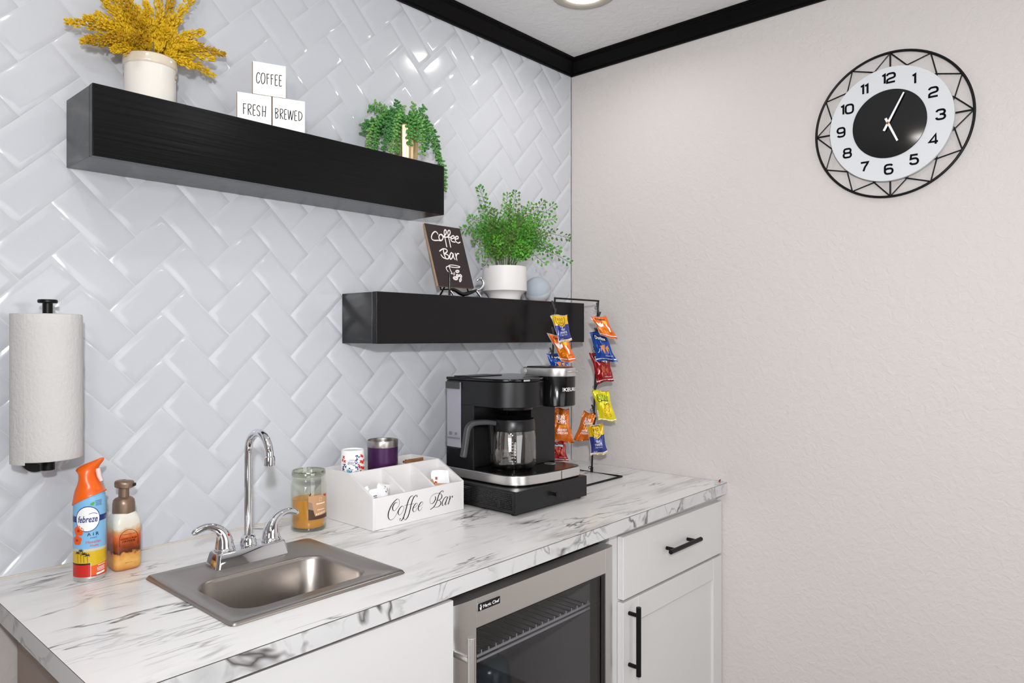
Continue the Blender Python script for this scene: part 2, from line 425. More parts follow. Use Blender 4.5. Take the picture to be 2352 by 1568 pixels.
# ------------------------------------------------------------------ measured outlines of the handwriting, plumes, fronds and bags
ORG_STROKES= [[(-1.0395, 0.9667), (-1.045, 0.9673), (-1.0504, 0.9634), (-1.0537, 0.9571), (-1.0526, 0.9505), (-1.0483, 0.948), (-1.0412, 0.9519), (-1.034, 0.9597), (-1.0324, 0.9673), (-1.0351, 0.9738), (-1.0406, 0.9751), (-1.0504, 0.9695), (-1.0602, 0.9591), (-1.0666, 0.9466), (-1.0677, 0.9374), (-1.0645, 0.9308), (-1.0586, 0.9275), (-1.0504, 0.9299), (-1.0428, 0.9371), (-1.0384, 0.9445)], [(-1.0235, 0.9553), (-1.0296, 0.9529), (-1.0357, 0.9453), (-1.0362, 0.9385), (-1.0318, 0.9346), (-1.0252, 0.9382), (-1.0196, 0.9459), (-1.0191, 0.9524), (-1.0235, 0.9553)], [(-0.988, 0.9703), (-0.9892, 0.974), (-0.9926, 0.9755), (-0.9994, 0.9722), (-1.0051, 0.9635), (-1.0084, 0.9553), (-1.0129, 0.9421), (-1.0174, 0.9316), (-1.0219, 0.9237), (-1.0274, 0.9195), (-1.0318, 0.9212), (-1.0324, 0.9243), (-1.0296, 0.9247)], [(-0.9765, 0.9715), (-0.9748, 0.9735), (-0.9788, 0.975), (-0.9857, 0.9717), (-0.9909, 0.9646), (-0.9954, 0.9539), (-0.9994, 0.9406), (-1.0039, 0.9291), (-1.0084, 0.9229), (-1.014, 0.9196), (-1.0185, 0.9213), (-1.0191, 0.9245)], [(-1.0163, 0.9554), (-1.0017, 0.9555), (-0.9869, 0.9547)], [(-0.9874, 0.9446), (-0.98, 0.946), (-0.9748, 0.9504), (-0.9759, 0.9541), (-0.9811, 0.9537), (-0.988, 0.9465), (-0.9903, 0.9398), (-0.9869, 0.9343), (-0.9811, 0.9355), (-0.9765, 0.9418)], [(-0.9701, 0.9447), (-0.962, 0.9459), (-0.9567, 0.9508), (-0.9585, 0.9547), (-0.9637, 0.9538), (-0.9707, 0.9461), (-0.9725, 0.9393), (-0.969, 0.9338), (-0.9637, 0.9355), (-0.9591, 0.9414)], [(-0.9149, 0.9605), (-0.9137, 0.9553), (-0.9186, 0.9479), (-0.9246, 0.9444), (-0.9306, 0.9454), (-0.9336, 0.9523), (-0.9312, 0.96), (-0.9222, 0.9667), (-0.9101, 0.9684), (-0.8991, 0.9666), (-0.8923, 0.9609), (-0.8935, 0.9538), (-0.9003, 0.9498), (-0.9052, 0.9498), (-0.8991, 0.9474), (-0.8954, 0.9421), (-0.8978, 0.9362), (-0.9052, 0.9329), (-0.9137, 0.933), (-0.9198, 0.9345)], [(-0.8879, 0.9689), (-0.8867, 0.9715), (-0.8917, 0.9718), (-0.8991, 0.9675), (-0.904, 0.9601), (-0.9089, 0.949), (-0.9149, 0.94), (-0.921, 0.9347), (-0.9312, 0.9306)], [(-0.8717, 0.9529), (-0.8767, 0.9542), (-0.8842, 0.9504), (-0.8898, 0.943), (-0.8904, 0.9358), (-0.8879, 0.9326), (-0.883, 0.9363), (-0.8755, 0.9461), (-0.8717, 0.9529), (-0.8767, 0.9427), (-0.8799, 0.9358), (-0.878, 0.9327), (-0.8717, 0.9363)], [(-0.8692, 0.9488), (-0.8648, 0.9536), (-0.8623, 0.9527), (-0.8642, 0.9452), (-0.8692, 0.9326), (-0.8642, 0.9424), (-0.8591, 0.9499), (-0.8546, 0.9529), (-0.8546, 0.9496)]]
SIGN_STROKES= [[(0.0472, 0.1643), (0.0442, 0.17), (0.0369, 0.1707), (0.0265, 0.1634), (0.0187, 0.152), (0.0194, 0.1445), (0.0287, 0.1418), (0.0442, 0.1439), (0.0535, 0.1437), (0.0631, 0.1508), (0.0663, 0.1619), (0.0606, 0.1651), (0.0517, 0.1602), (0.048, 0.1507), (0.0535, 0.1437)], [(0.0606, 0.1651), (0.0674, 0.159), (0.082, 0.1699), (0.085, 0.1803), (0.0817, 0.1822), (0.0759, 0.1753), (0.0737, 0.1612), (0.0726, 0.1442), (0.072, 0.1258)], [(0.0667, 0.1566), (0.0845, 0.1586), (0.0982, 0.1594)], [(0.0847, 0.1594), (0.0975, 0.1701), (0.1013, 0.1799), (0.0973, 0.1825), (0.0904, 0.1755), (0.0891, 0.1614), (0.0885, 0.1429), (0.088, 0.1267)], [(0.1008, 0.155), (0.1118, 0.1593), (0.1127, 0.1657), (0.1044, 0.1639), (0.0968, 0.1546), (0.0992, 0.1463), (0.1116, 0.1453)], [(0.1165, 0.1552), (0.1287, 0.1596), (0.1296, 0.166), (0.1212, 0.1643), (0.1145, 0.155), (0.1169, 0.1467), (0.1248, 0.1436), (0.1336, 0.1477)], [(0.0389, 0.109), (0.0512, 0.1162), (0.0631, 0.1181), (0.0698, 0.115), (0.067, 0.1086), (0.0567, 0.1024), (0.0672, 0.0996), (0.0712, 0.0939), (0.0653, 0.0865), (0.0541, 0.0871), (0.0456, 0.0901), (0.0411, 0.0972)], [(0.0552, 0.1136), (0.0535, 0.1013), (0.0567, 0.0896)], [(0.0898, 0.1047), (0.085, 0.1081), (0.0761, 0.0973), (0.0748, 0.0866), (0.0841, 0.092), (0.0918, 0.1049), (0.0905, 0.0941), (0.0943, 0.0875)], [(0.1012, 0.1073), (0.1014, 0.095), (0.1016, 0.0859), (0.1019, 0.0966), (0.1087, 0.1064), (0.116, 0.1079)], [(0.0616, 0.0644), (0.0711, 0.0674), (0.0903, 0.0674), (0.107, 0.065), (0.1001, 0.0614), (0.0805, 0.0606), (0.0656, 0.0617), (0.0616, 0.0644)], [(0.06, 0.062), (0.053, 0.0607), (0.0493, 0.0545), (0.0534, 0.0458), (0.0632, 0.0406), (0.0695, 0.0395), (0.0654, 0.0482), (0.0627, 0.0615)]]
SIGN_BEANS= [([(0.1013, 0.0493), (0.0997, 0.0469), (0.0966, 0.0449), (0.0928, 0.0436), (0.0888, 0.0433), (0.0856, 0.0441), (0.0837, 0.0458), (0.0835, 0.048), (0.0851, 0.0504), (0.0881, 0.0525), (0.092, 0.0538), (0.0959, 0.0541), (0.0992, 0.0533), (0.1011, 0.0516)], [(0.0875, 0.0483), (0.0973, 0.049)]), ([(0.0796, 0.04), (0.0783, 0.0377), (0.0768, 0.0358), (0.0752, 0.0348), (0.0739, 0.0348), (0.0732, 0.0358), (0.0732, 0.0377), (0.0738, 0.04), (0.0751, 0.0424), (0.0766, 0.0442), (0.0782, 0.0453), (0.0795, 0.0453), (0.0802, 0.0443), (0.0802, 0.0424)], [(0.0779, 0.043), (0.0755, 0.0371)]), ([(0.0946, 0.0382), (0.0957, 0.0358), (0.0956, 0.0333), (0.0941, 0.0311), (0.0917, 0.0297), (0.0888, 0.0293), (0.086, 0.03), (0.0838, 0.0316), (0.0827, 0.0339), (0.0828, 0.0364), (0.0842, 0.0386), (0.0867, 0.0401), (0.0896, 0.0405), (0.0924, 0.0398)], [(0.0871, 0.0374), (0.0913, 0.0324)]), ([(0.1067, 0.0378), (0.1077, 0.0352), (0.1074, 0.0325), (0.1059, 0.0304), (0.1035, 0.0291), (0.1008, 0.0291), (0.0981, 0.0301), (0.0961, 0.0322), (0.0952, 0.0348), (0.0955, 0.0374), (0.0969, 0.0395), (0.0993, 0.0408), (0.1021, 0.0409), (0.1047, 0.0398)], [(0.0995, 0.0379), (0.1033, 0.032)]), ([(0.0876, 0.0235), (0.0846, 0.0211), (0.0803, 0.0196), (0.0755, 0.0193), (0.0712, 0.0204), (0.0682, 0.0225), (0.0671, 0.0253), (0.0681, 0.0282), (0.0711, 0.0307), (0.0754, 0.0322), (0.0802, 0.0325), (0.0845, 0.0314), (0.0875, 0.0293), (0.0886, 0.0265)], [(0.0725, 0.0272), (0.0832, 0.0246)]), ([(0.1016, 0.0208), (0.0991, 0.0177), (0.0962, 0.0154), (0.0933, 0.0143), (0.0912, 0.0146), (0.0902, 0.0163), (0.0904, 0.0191), (0.0919, 0.0223), (0.0944, 0.0254), (0.0974, 0.0277), (0.1002, 0.0288), (0.1023, 0.0285), (0.1034, 0.0268), (0.1031, 0.024)], [(0.0993, 0.0255), (0.0942, 0.0175)])]
BLOCK_STROKES= {'COFFEE': [[(0.0492, 1.9767), (0.0465, 1.9802), (0.0432, 1.9768), (0.0413, 1.9667), (0.0426, 1.9578), (0.0459, 1.956), (0.0486, 1.9617)], [(0.0558, 1.9807), (0.053, 1.9779), (0.0516, 1.9685), (0.053, 1.9584), (0.0558, 1.9559), (0.0591, 1.9605), (0.0605, 1.97), (0.0591, 1.979), (0.0558, 1.9807)], [(0.0646, 1.9799), (0.0648, 1.9684), (0.0651, 1.9569)], [(0.0646, 1.9797), (0.069, 1.9802)], [(0.0648, 1.9705), (0.0685, 1.9711)], [(0.0738, 1.9801), (0.074, 1.9688), (0.0743, 1.9573)], [(0.0738, 1.9799), (0.0783, 1.9804)], [(0.074, 1.9711), (0.0776, 1.9715)], [(0.0882, 1.9813), (0.0831, 1.9802), (0.0831, 1.968), (0.0831, 1.957), (0.088, 1.9574)], [(0.0831, 1.9697), (0.0869, 1.9704)], [(0.0975, 1.9817), (0.0925, 1.9806), (0.0925, 1.9684), (0.0925, 1.957), (0.0973, 1.9576)], [(0.0925, 1.9698), (0.0962, 1.9702)]], 'FRESH': [[(0.0132, 1.904), (0.0134, 1.8927), (0.0136, 1.8811)], [(0.0132, 1.9038), (0.0185, 1.9041)], [(0.0134, 1.894), (0.0171, 1.8944)], [(0.0234, 1.9044), (0.0235, 1.8919), (0.0236, 1.8807)], [(0.0234, 1.9044), (0.0279, 1.9045), (0.0301, 1.9009), (0.0285, 1.8955), (0.0237, 1.8925)], [(0.0237, 1.8925), (0.0269, 1.8878), (0.0298, 1.8808)], [(0.0394, 1.905), (0.0346, 1.9038), (0.0345, 1.8924), (0.0345, 1.8807), (0.0389, 1.8811)], [(0.0345, 1.8926), (0.0383, 1.8929)], [(0.0495, 1.9015), (0.0465, 1.9047), (0.043, 1.9005), (0.0437, 1.8949), (0.0481, 1.8898), (0.0486, 1.8836), (0.0459, 1.8805), (0.0428, 1.8833)], [(0.0549, 1.9046), (0.0549, 1.8931), (0.0549, 1.881)], [(0.0618, 1.9051), (0.0613, 1.8929), (0.0605, 1.8809)], [(0.0549, 1.8922), (0.0613, 1.8927)]], 'BREWED': [[(0.0835, 1.9037), (0.0837, 1.8927), (0.0841, 1.8809)], [(0.0835, 1.9037), (0.0885, 1.9027), (0.0897, 1.8988), (0.0874, 1.895), (0.0838, 1.8933)], [(0.0838, 1.8933), (0.088, 1.891), (0.0894, 1.8866), (0.088, 1.8823), (0.0841, 1.8809)], [(0.0942, 1.9035), (0.0944, 1.8919), (0.0947, 1.8815)], [(0.0942, 1.9035), (0.0987, 1.9036), (0.1004, 1.8998), (0.0987, 1.8949), (0.0945, 1.8919)], [(0.0945, 1.8919), (0.0975, 1.8871), (0.1004, 1.8814)], [(0.1088, 1.9043), (0.1042, 1.9031), (0.1042, 1.8922), (0.1042, 1.8817), (0.1085, 1.8819)], [(0.1042, 1.8928), (0.1078, 1.8931)], [(0.1119, 1.9038), (0.1128, 1.8923), (0.114, 1.8821)], [(0.114, 1.8821), (0.116, 1.8939), (0.1174, 1.9035)], [(0.1174, 1.9035), (0.1187, 1.8919), (0.1202, 1.8816)], [(0.1202, 1.8816), (0.1222, 1.8924), (0.1239, 1.9038)], [(0.1322, 1.9045), (0.1274, 1.9034), (0.1272, 1.892), (0.1274, 1.882), (0.132, 1.8821)], [(0.1273, 1.8929), (0.1311, 1.8933)], [(0.1366, 1.9039), (0.1366, 1.8933), (0.1368, 1.8825)], [(0.1366, 1.9039), (0.1414, 1.9023), (0.144, 1.8956), (0.142, 1.8865), (0.1368, 1.8825)]]}
PLUME_TIPS= [(-1.7024, -0.07, 1.9869), (-1.6793, -0.1, 1.993), (-1.6693, -0.05, 1.9646), (-1.6832, -0.12, 1.9463), (-1.6469, -0.06, 2.0224), (-1.648, -0.09, 2.0443), (-1.6207, -0.05, 2.0749), (-1.6282, -0.12, 2.0594), (-1.5947, -0.08, 2.0717), (-1.5699, -0.06, 2.061), (-1.5324, -0.07, 2.1099), (-1.4956, -0.05, 2.1161), (-1.4446, -0.06, 2.1355), (-1.4796, -0.04, 2.0691), (-1.4476, -0.09, 2.0408), (-1.3849, -0.06, 2.019), (-1.4293, -0.1, 1.9849), (-1.4128, -0.07, 1.9605), (-1.488, -0.14, 1.9894), (-1.6211, -0.16, 1.9583), (-1.6348, -0.11, 1.9423), (-1.5842, -0.14, 2.0399), (-1.4834, -0.12, 1.9497), (-1.5908, -0.13, 2.0077), (-1.5454, -0.15, 1.9999)]
FROND_TIPS= [(-0.5341, -0.04, 1.8472), (-0.4146, -0.05, 1.8435), (-0.4046, -0.08, 1.8472), (-0.3402, -0.09, 1.8156), (-0.3228, -0.13, 1.8214), (-0.3036, -0.16, 1.8099), (-0.2773, -0.2, 1.7006), (-0.2609, -0.19, 1.6217), (-0.4013, -0.2, 1.6061), (-0.5994, -0.03, 1.7089), (-0.5499, -0.05, 1.629), (-0.5672, -0.1, 1.5984), (-0.5642, -0.025, 1.7491), (-0.5018, -0.07, 1.7759), (-0.5202, -0.12, 1.7244), (-0.4312, -0.12, 1.7549), (-0.4158, -0.16, 1.7042), (-0.3253, -0.18, 1.7572), (-0.339, -0.17, 1.6622), (-0.548, -0.13, 1.6619), (-0.517, -0.17, 1.6846), (-0.475, -0.19, 1.6325), (-0.4893, -0.03, 1.7007), (-0.2957, -0.08, 1.7675), (-0.5623, -0.04, 1.6763), (-0.5125, -0.03, 1.7873), (-0.4573, -0.1, 1.7943), (-0.5711, -0.06, 1.6972), (-0.3041, -0.12, 1.7116), (-0.3441, -0.06, 1.8061), (-0.2734, -0.16, 1.6606), (-0.5504, -0.1, 1.723)]
TRAIL_TIPS= [(-0.9692, -0.02, 1.9562), (-0.9765, -0.03, 1.9259), (-0.9741, -0.05, 1.8868), (-0.97, -0.075, 1.8785), (-0.9663, -0.11, 1.8655), (-0.9471, -0.115, 1.8636), (-0.9316, -0.12, 1.8642), (-0.9201, -0.03, 1.9361), (-0.9435, -0.04, 2.018), (-0.948, -0.02, 2.0069), (-0.8914, -0.07, 2.0304), (-0.8293, -0.07, 2.0358), (-0.808, -0.09, 2.0284), (-0.8038, -0.1, 1.9929), (-0.7997, -0.115, 1.9517), (-0.7955, -0.12, 1.9158), (-0.7599, -0.1, 1.8667), (-0.8467, -0.125, 1.8793), (-0.8919, -0.125, 1.899), (-0.9508, -0.1, 1.9444), (-0.9395, -0.12, 1.9121), (-0.8634, -0.125, 1.911), (-0.8385, -0.13, 1.8896), (-0.8628, -0.06, 2.0266), (-0.8798, -0.125, 1.9266), (-0.9515, -0.03, 1.9232), (-0.9431, -0.06, 1.9634), (-0.9548, -0.06, 1.8982), (-0.9588, -0.12, 1.8927), (-0.8508, -0.12, 1.9623)]
BAGQ= {'L1': [(-0.4136, -0.2305, 1.4404), (-0.3796, -0.2732, 1.4442), (-0.3711, -0.2839, 1.3642), (-0.3954, -0.2534, 1.3524)], 'L2': [(-0.408, -0.2134, 1.3838), (-0.3677, -0.2641, 1.3778), (-0.3502, -0.2861, 1.2954), (-0.3787, -0.2503, 1.2933)], 'L3': [(-0.3976, -0.2023, 1.3224), (-0.3608, -0.2487, 1.3185), (-0.346, -0.2672, 1.2632), (-0.3866, -0.2163, 1.2591)], 'L4': [(-0.3958, -0.2288, 1.1477), (-0.3653, -0.2671, 1.15), (-0.3555, -0.2794, 1.0421), (-0.4019, -0.2211, 1.0473)], 'L5': [(-0.3903, -0.2116, 1.0432), (-0.3595, -0.2503, 1.0436), (-0.3541, -0.2571, 0.9804), (-0.3927, -0.2085, 0.9837)], 'R1': [(-0.2054, -0.2334, 1.4408), (-0.1719, -0.2756, 1.4448), (-0.1469, -0.3071, 1.3636), (-0.1835, -0.261, 1.3781)], 'R2': [(-0.1945, -0.223, 1.3908), (-0.1595, -0.2671, 1.3845), (-0.1375, -0.2948, 1.2923), (-0.179, -0.2426, 1.2921)], 'R3': [(-0.1837, -0.2125, 1.3233), (-0.1393, -0.2684, 1.3065), (-0.1309, -0.2789, 1.2264), (-0.1654, -0.2356, 1.2156)], 'R4': [(-0.1893, -0.2295, 1.1934), (-0.1543, -0.2736, 1.1937), (-0.1375, -0.2948, 1.0932), (-0.1751, -0.2475, 1.0928)], 'R5': [(-0.1821, -0.1904, 1.1209), (-0.1558, -0.2236, 1.1126), (-0.1689, -0.207, 1.0211), (-0.2032, -0.1639, 1.0206)], 'R6': [(-0.193, -0.2089, 1.0724), (-0.1577, -0.2532, 1.0854), (-0.1486, -0.2647, 0.9824), (-0.1825, -0.222, 0.9713)]}

# ------------------------------------------------------------------ the setting
SX, SY0, FZ = -5.2, -3.4, 0.0
mb = MB()
# glazed bevelled 3x6 tiles in herringbone, on a grout bed, above the counter line
W_, L_, G_ = 0.0754, 0.1508, 0.0010
bm = bmesh.new()
r2 = sqrt(0.5)
def add_tile(o, dl, dw):
    """o = corner, dl / dw = unit directions of length and width in (x, z)"""
    tilt = (rnd.uniform(-1, 1) * 0.0005, rnd.uniform(-1, 1) * 0.0005, rnd.uniform(0, 0.0005))
    def P(a, b, y):
        x = o[0] + dl[0] * a + dw[0] * b; z = o[1] + dl[1] * a + dw[1] * b
        return Vector((x, y + tilt[2] + tilt[0] * (a / L_ - .5) * 2 + tilt[1] * (b / W_ - .5) * 2, z))
    g = G_ / 2
    def ring(d, y): return [bm.verts.new(P(a, b, y)) for a, b in ((d, d), (L_ - d, d), (L_ - d, W_ - d), (d, W_ - d))]
    S0, S1 = ring(g, 0.008), ring(g, 0.0035)
    rings = [ring(g, 0.0035), ring(0.0012, 0.0031), ring(0.0085, 0.00075), ring(0.0106, 0.0002), ring(0.0125, 0.0), ring(0.0170, 0.0)]
    for q0, q1 in [(S0, S1)] + list(zip(rings, rings[1:])):
        for i in range(4): bm.faces.new((q0[i], q0[(i + 1) % 4], q1[(i + 1) % 4], q1[i]))
    bm.faces.new(rings[-1])
A0 = Vector((-1.6042, 1.5362 - 0.1066 * 8))
for i in range(-6, 9):
    for k in range(-6, 17):
        ax = A0.x + i * 0.2136; az = A0.y + k * 0.1066
        if ax > 0.1 or ax < -3.0: continue
        add_tile((ax, az), (r2, r2), (r2, -r2))
        tx, tz = ax + 0.1066, az + 0.1066
        add_tile((tx, tz), (r2, -r2), (r2, r2))
for co, no in (((-0.004, 0, 0), (1, 0, 0)), ((-2.6, 0, 0), (-1, 0, 0)), ((0, 0, 0.9115), (0, 0, -1)), ((0, 0, CEIL), (0, 0, 1))):
    bmesh.ops.bisect_plane(bm, geom=bm.verts[:] + bm.edges[:] + bm.faces[:], plane_co=co, plane_no=no, clear_outer=True)
bmesh.ops.recalc_face_normals(bm, faces=bm.faces[:])
bm.verts.index_update()
mb.add([v.co.copy() for v in bm.verts], [[v.index for v in f.verts] for f in bm.faces], 0)
bm.free()
mb.box(-2.602, -0.004, 0.0038, 0.12, 0.9085, CEIL, 1)
mb.box(-.0125, -.0038, 0.0007, 0.0045, 0.912, CEIL - .05, 1)
mb.box(SX, 0.1, 0.004, 0.121, -0.1, 0.908, 2)
mb.box(SX, -2.603, 0.004, 0.121, 0.908, CEIL, 2)
structure(mb.build('wall_back', [M['tile'], M['grout'], M['wall']], fix=False, sharp=60))
structure(MB().box(-.0036, -.0012, .0004, .004, .9102, 2.3505).build('trim_3', mat('painted_gap_shade', (60, 56, 54), .9)))  # dark strip painted in for the shade of the open corner gap
structure(MB().box(-1.829, -.004, -.0024, .0036, .9102, .9128).build('trim_4', mat('beige_caulk', (206, 198, 186), .6)))
structure(MB().box(0, 0.12, SY0 - .1, 0.121, -0.1, CEIL + .1).build('wall_right', M['wall']))
structure(MB().box(SX, 0.0, SY0, 0.12, CEIL, CEIL + .1).build('ceiling', M['ceil']))
structure(MB().box(SX, 0.0, SY0, 0.12, -0.1, 0.0).build('floor', M['floor']))
structure(MB().box(SX - .12, SX, SY0 - .1, 0.121, -0.1, CEIL + .1).build('wall_left', M['wallback']))
structure(MB().box(-2.62, -2.52, -.95, .003, 0.0, CEIL).build('wall_light_block', M['wallback']))  # unseen wall added to keep the left fill off the counter's left side
structure(MB().box(SX, 0.0, SY0 - .12, SY0, -0.1, CEIL + .1).build('wall_front', M['wallback']))

prof = [(0, 2.351), (.007, 2.351), (.0085, 2.354), (.0085, 2.358), (.012, 2.3595), (.0145, 2.364), (.020, 2.372), (.028, 2.381), (.037, 2.388), (.0375, 2.3905), (.0405, 2.391), (.0415, 2.395), (.048, 2.396), (.048, 2.402), (0, 2.402)]
structure(MB().loft([[Vector((SX, -p, z)) for p, z in prof], [Vector((-p, -p, z)) for p, z in prof]]).build('trim_1', M['trim'], sharp=25))
structure(MB().loft([[Vector((-p, SY0, z)) for p, z in prof], [Vector((-p, -p, z)) for p, z in prof]]).build('trim_2', M['trim'], sharp=25))

# ------------------------------------------------------------------ recessed ceiling light
def downlight(x, y, label, power):
    e = empty('recessed_light', (x, y, CEIL), label, 'ceiling light', 'recessed ceiling lights')
    MB().lathe([(.097, -.0005), (.096, -.004), (.090, -.0065), (.074, -.0075), (.066, -.005), (.063, -.0012)], (x, y, CEIL), 56).build('trim_ring', M['lamptrim'], e)
    MB().lathe([(.063, -.0015), (.04, -.0035), (.0005, -.0045)], (x, y, CEIL), 48, cap1=True).build('lens', M['lamp'], e)
    l = area('recessed_light_glow', (x, y, CEIL - .012), (x, y, 0), .09, power, (1.0, 0.95, 0.90), spread=160)
    return e
downlight(-.418, -.366, 'round white recessed ceiling light glowing in front of the corner crown moulding', CAN_P)
for i, (x, y) in enumerate(((-2.0, -.75), (-.75, -1.75), (-2.1, -2.2))):  # unseen ceiling lamps added to brighten the counter, tiles and right wall
    downlight(x, y, ('unseen recessed fill light added above the sink end of the counter', 'unseen recessed fill light added out over the floor near the clock wall', 'unseen recessed fill light added over the middle of the room')[i], CAN_FILL_P * (5.0, 3.6, 1.0)[i])

# ------------------------------------------------------------------ floating shelves
def shelf(name, x0, x1, z0, z1, label, depth=.1535):
    e = empty(name, ((x0 + x1) / 2, -.001, z0), label, 'shelf', 'black floating shelves')
    MB().box(x0, x1, -depth + .019, -.0012, z0, z1).build('shelf_box', M['shelf_end'], e, bevel=.0015)
    MB().box(x0 - .0005, x1 + .0005, -depth, -depth + .0186, z0 - .0006, z1 + .0006).build('front_board', M['shelf'], e, bevel=.0018)
    return e
shelf('floating_shelf', -1.6855, -.790, 1.7165, 1.853, 'upper long black wooden floating shelf carrying the yellow plumes')
shelf('floating_shelf', -1.0242, -.1285, 1.3563, 1.4905, 'lower black wooden floating shelf carrying the fern, reaching towards the corner')

# ------------------------------------------------------------------ counter top, with the sink cut out
yl, yr = -.6505, -.622
xs = [-1.830, -1.598, -1.266, -.0015]; 
def yf(x): return yl + (yr - yl) * (x + 1.83) / 1.83
mb = MB(); CT, CB = .910, .875
def gp(i, j, z):
    x = xs[i]; y = (yf(x), -.535, -.214, -.0015)[j]
    return Vector((x, y, z))
for z, rev in ((CT, False), (CB, True)):
    for i in range(3):
        for j in range(3):
            if i == 1 and j == 1: continue
            q = [gp(i, j, z), gp(i + 1, j, z), gp(i + 1, j + 1, z), gp(i, j + 1, z)]
            mb.add(q, [(0, 1, 2, 3)])
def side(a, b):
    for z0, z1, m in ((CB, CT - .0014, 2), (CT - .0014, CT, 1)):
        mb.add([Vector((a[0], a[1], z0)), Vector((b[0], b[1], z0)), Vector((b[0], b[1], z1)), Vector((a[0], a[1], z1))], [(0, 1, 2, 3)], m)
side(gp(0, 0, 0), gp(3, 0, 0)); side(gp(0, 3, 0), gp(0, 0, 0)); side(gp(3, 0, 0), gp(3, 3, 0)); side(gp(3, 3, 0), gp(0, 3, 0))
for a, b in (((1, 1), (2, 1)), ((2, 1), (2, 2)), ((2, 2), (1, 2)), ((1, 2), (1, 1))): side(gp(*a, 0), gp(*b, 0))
bmx = mb.build('countertop', [M['marble'], M['seam'], M['marble_shaded_edge']], origin=(-.9, -.32, CB), smooth=False)
tag(bmx, 'long white marble-look laminate countertop with grey veins and a square edge', 'countertop')

# ------------------------------------------------------------------ sink
e = empty('bar_sink', (-1.432, -.375, CT), 'small square stainless steel sink set into the marble countertop', 'sink')
def rl(cx, cy, hx, hy, r, z): return [Vector((x, y, z)) for x, y in rrect(cx, cy, hx, hy, r, 8)]
cx, cy = -1.432, -.3755; bx, by = -1.437, -.409
MB().loft([rl(cx, cy, .1795, .1755, .012, .9108), rl(cx, cy, .177, .173, .012, .9150), rl(cx, cy, .172, .168, .012, .9162), rl(cx, cy, .158, .154, .014, .9155),
           rl(cx, cy, .154, .150, .016, .9134), rl(bx, by, .1395, .0985, .047, .9132), rl(bx, by, .1365, .0955, .046, .9115), rl(bx, by, .133, .092, .045, .905),
           rl(bx, by, .128, .087, .046, .83), rl(bx, by, .120, .079, .044, .795), rl(bx, by, .100, .062, .04, .781), rl(bx, by, .04, .03, .028, .777), rl(bx, by, .021, .021, .0209, .775)], 0, False, False).build('basin', M['sinksteel'], e, sharp=50)
MB().lathe([(.0215, .7765), (.018, .7775), (.014, .7745), (.0005, .7735)], (bx, by, 0), 32, cap1=True).build('drain_strainer', M['chrome'], e)

# ------------------------------------------------------------------ faucet
fx, fy = -1.4215, -.2435
e = empty('bar_faucet', (fx, fy, .914), 'chrome gooseneck faucet with two curved lever handles at the back of the sink', 'faucet')
def fl(hx, hy, z, r=.008): return [Vector((x, y, z)) for x, y in rrect(fx, fy, hx, hy, r, 5)]
MB().loft([fl(.0805, .0275, .9135), fl(.0795, .0268, .918), fl(.0745, .0225, .9395), fl(.072, .020, .9425)]).build('base_plate', M['chrome'], e, sharp=30)
MB().lathe([(.0165, .942), (.0165, .952), (.0150, .955), (.0150, .9595), (.0125, .962), (.0085, .964)], (fx, fy, 0), 28).build('spout_collar', M['chrome'], e)
R = .0425; zc = 1.1362
pts = [(fx, fy, .955), (fx, fy, 1.02), (fx, fy, 1.09)] + [(fx, fy - R + R * cos(a), zc + R * sin(a)) for a in [pi * k / 16 for k in range(0, 16)]] + [(fx, fy - 2 * R - .0005, zc - .004)]
MB().tube(pts, .0082, 18).build('gooseneck_spout', M['chrome'], e)
MB().lathe([(.0085, .008), (.0105, .006), (.0108, -.009), (.0105, -.011), (.008, -.0115), (.008, -.006), (.0005, -.006)], (fx, fy - 2 * R - .0005, zc - .008), 24).build('aerator', M['chrome'], e)
for sgn in (-1, 1):
    hx = fx + sgn * .0508
    pr = [(0, .9425, .0205), (0, .9455, .0208), (0, .949, .0188), (.0005, .960, .0172), (.0025, .970, .0148), (.007, .980, .0118), (.015, .9885, .0092), (.026, .9945, .0078), (.038, .9965, .0072), (.050, .9945, .0072), (.060, .9905, .0062), (.0655, .9875, .003)]
    sp = smooth_path([(a, b, c) for a, b, c in pr], 4)
    h = MB().tube([(hx + sgn * p.x, fy, p.y) for p in sp], [p.z for p in sp], 20, flat=1.0).build('lever_handle', M['chrome'], e, sharp=60)
    if sgn < 0:
        m2 = MB(); m2.ell((hx + .002, fy - .0125, .975), ((.0022, 0, 0), (0, .0015, 0), (0, 0, .003)), 8, 5); m2.build('hot_mark', mat('red_plastic_dot', (190, 24, 24), .3), h)

# ------------------------------------------------------------------ base cabinets
yF = -.606
e = empty('base_cabinet', (-.32, yF, 0), 'white shaker base cabinet with one drawer over one door, against the right wall', 'cabinet', 'base cabinets')
mb = MB(); mb.box(-.6075, -.002, yF + .0205, -.004, .09, .8735); mb.box(-.6075, -.002, yF + .075, -.004, 0, .09)
mb.build('cabinet_box', M['white_cab'], e, bevel=.001)
d = MB().box(-.572, -.0045, yF, yF + .0195, .6835, .8495).build('drawer_front', M['white_cab'], e, bevel=.0025)
def bar_pull(name, a, b, posts, parent, r=.0062, m='black', dep=.03):
    mb = MB(); mb.tube([a, b], r, 16)
    for p in posts: mb.tube([p, (p[0], p[1] + dep, p[2])], r * .8, 12)
    return mb.build(name, M[m], parent, bevel=.0006)
bar_pull('bar_handle', (-.381, yF - .030, .7745), (-.202, yF - .030, .7745), [(-.352, yF - .030, .7745), (-.231, yF - .030, .7745)], d, .0064)
mb = MB(); x0, x1, z0, z1 = -.572, -.0045, .10, .6765; fw = .0645
mb.box(x0, x0 + fw + .008, yF, yF + .0195, z0, z1); mb.box(x1 - fw + .006, x1, yF, yF + .0195, z0, z1)
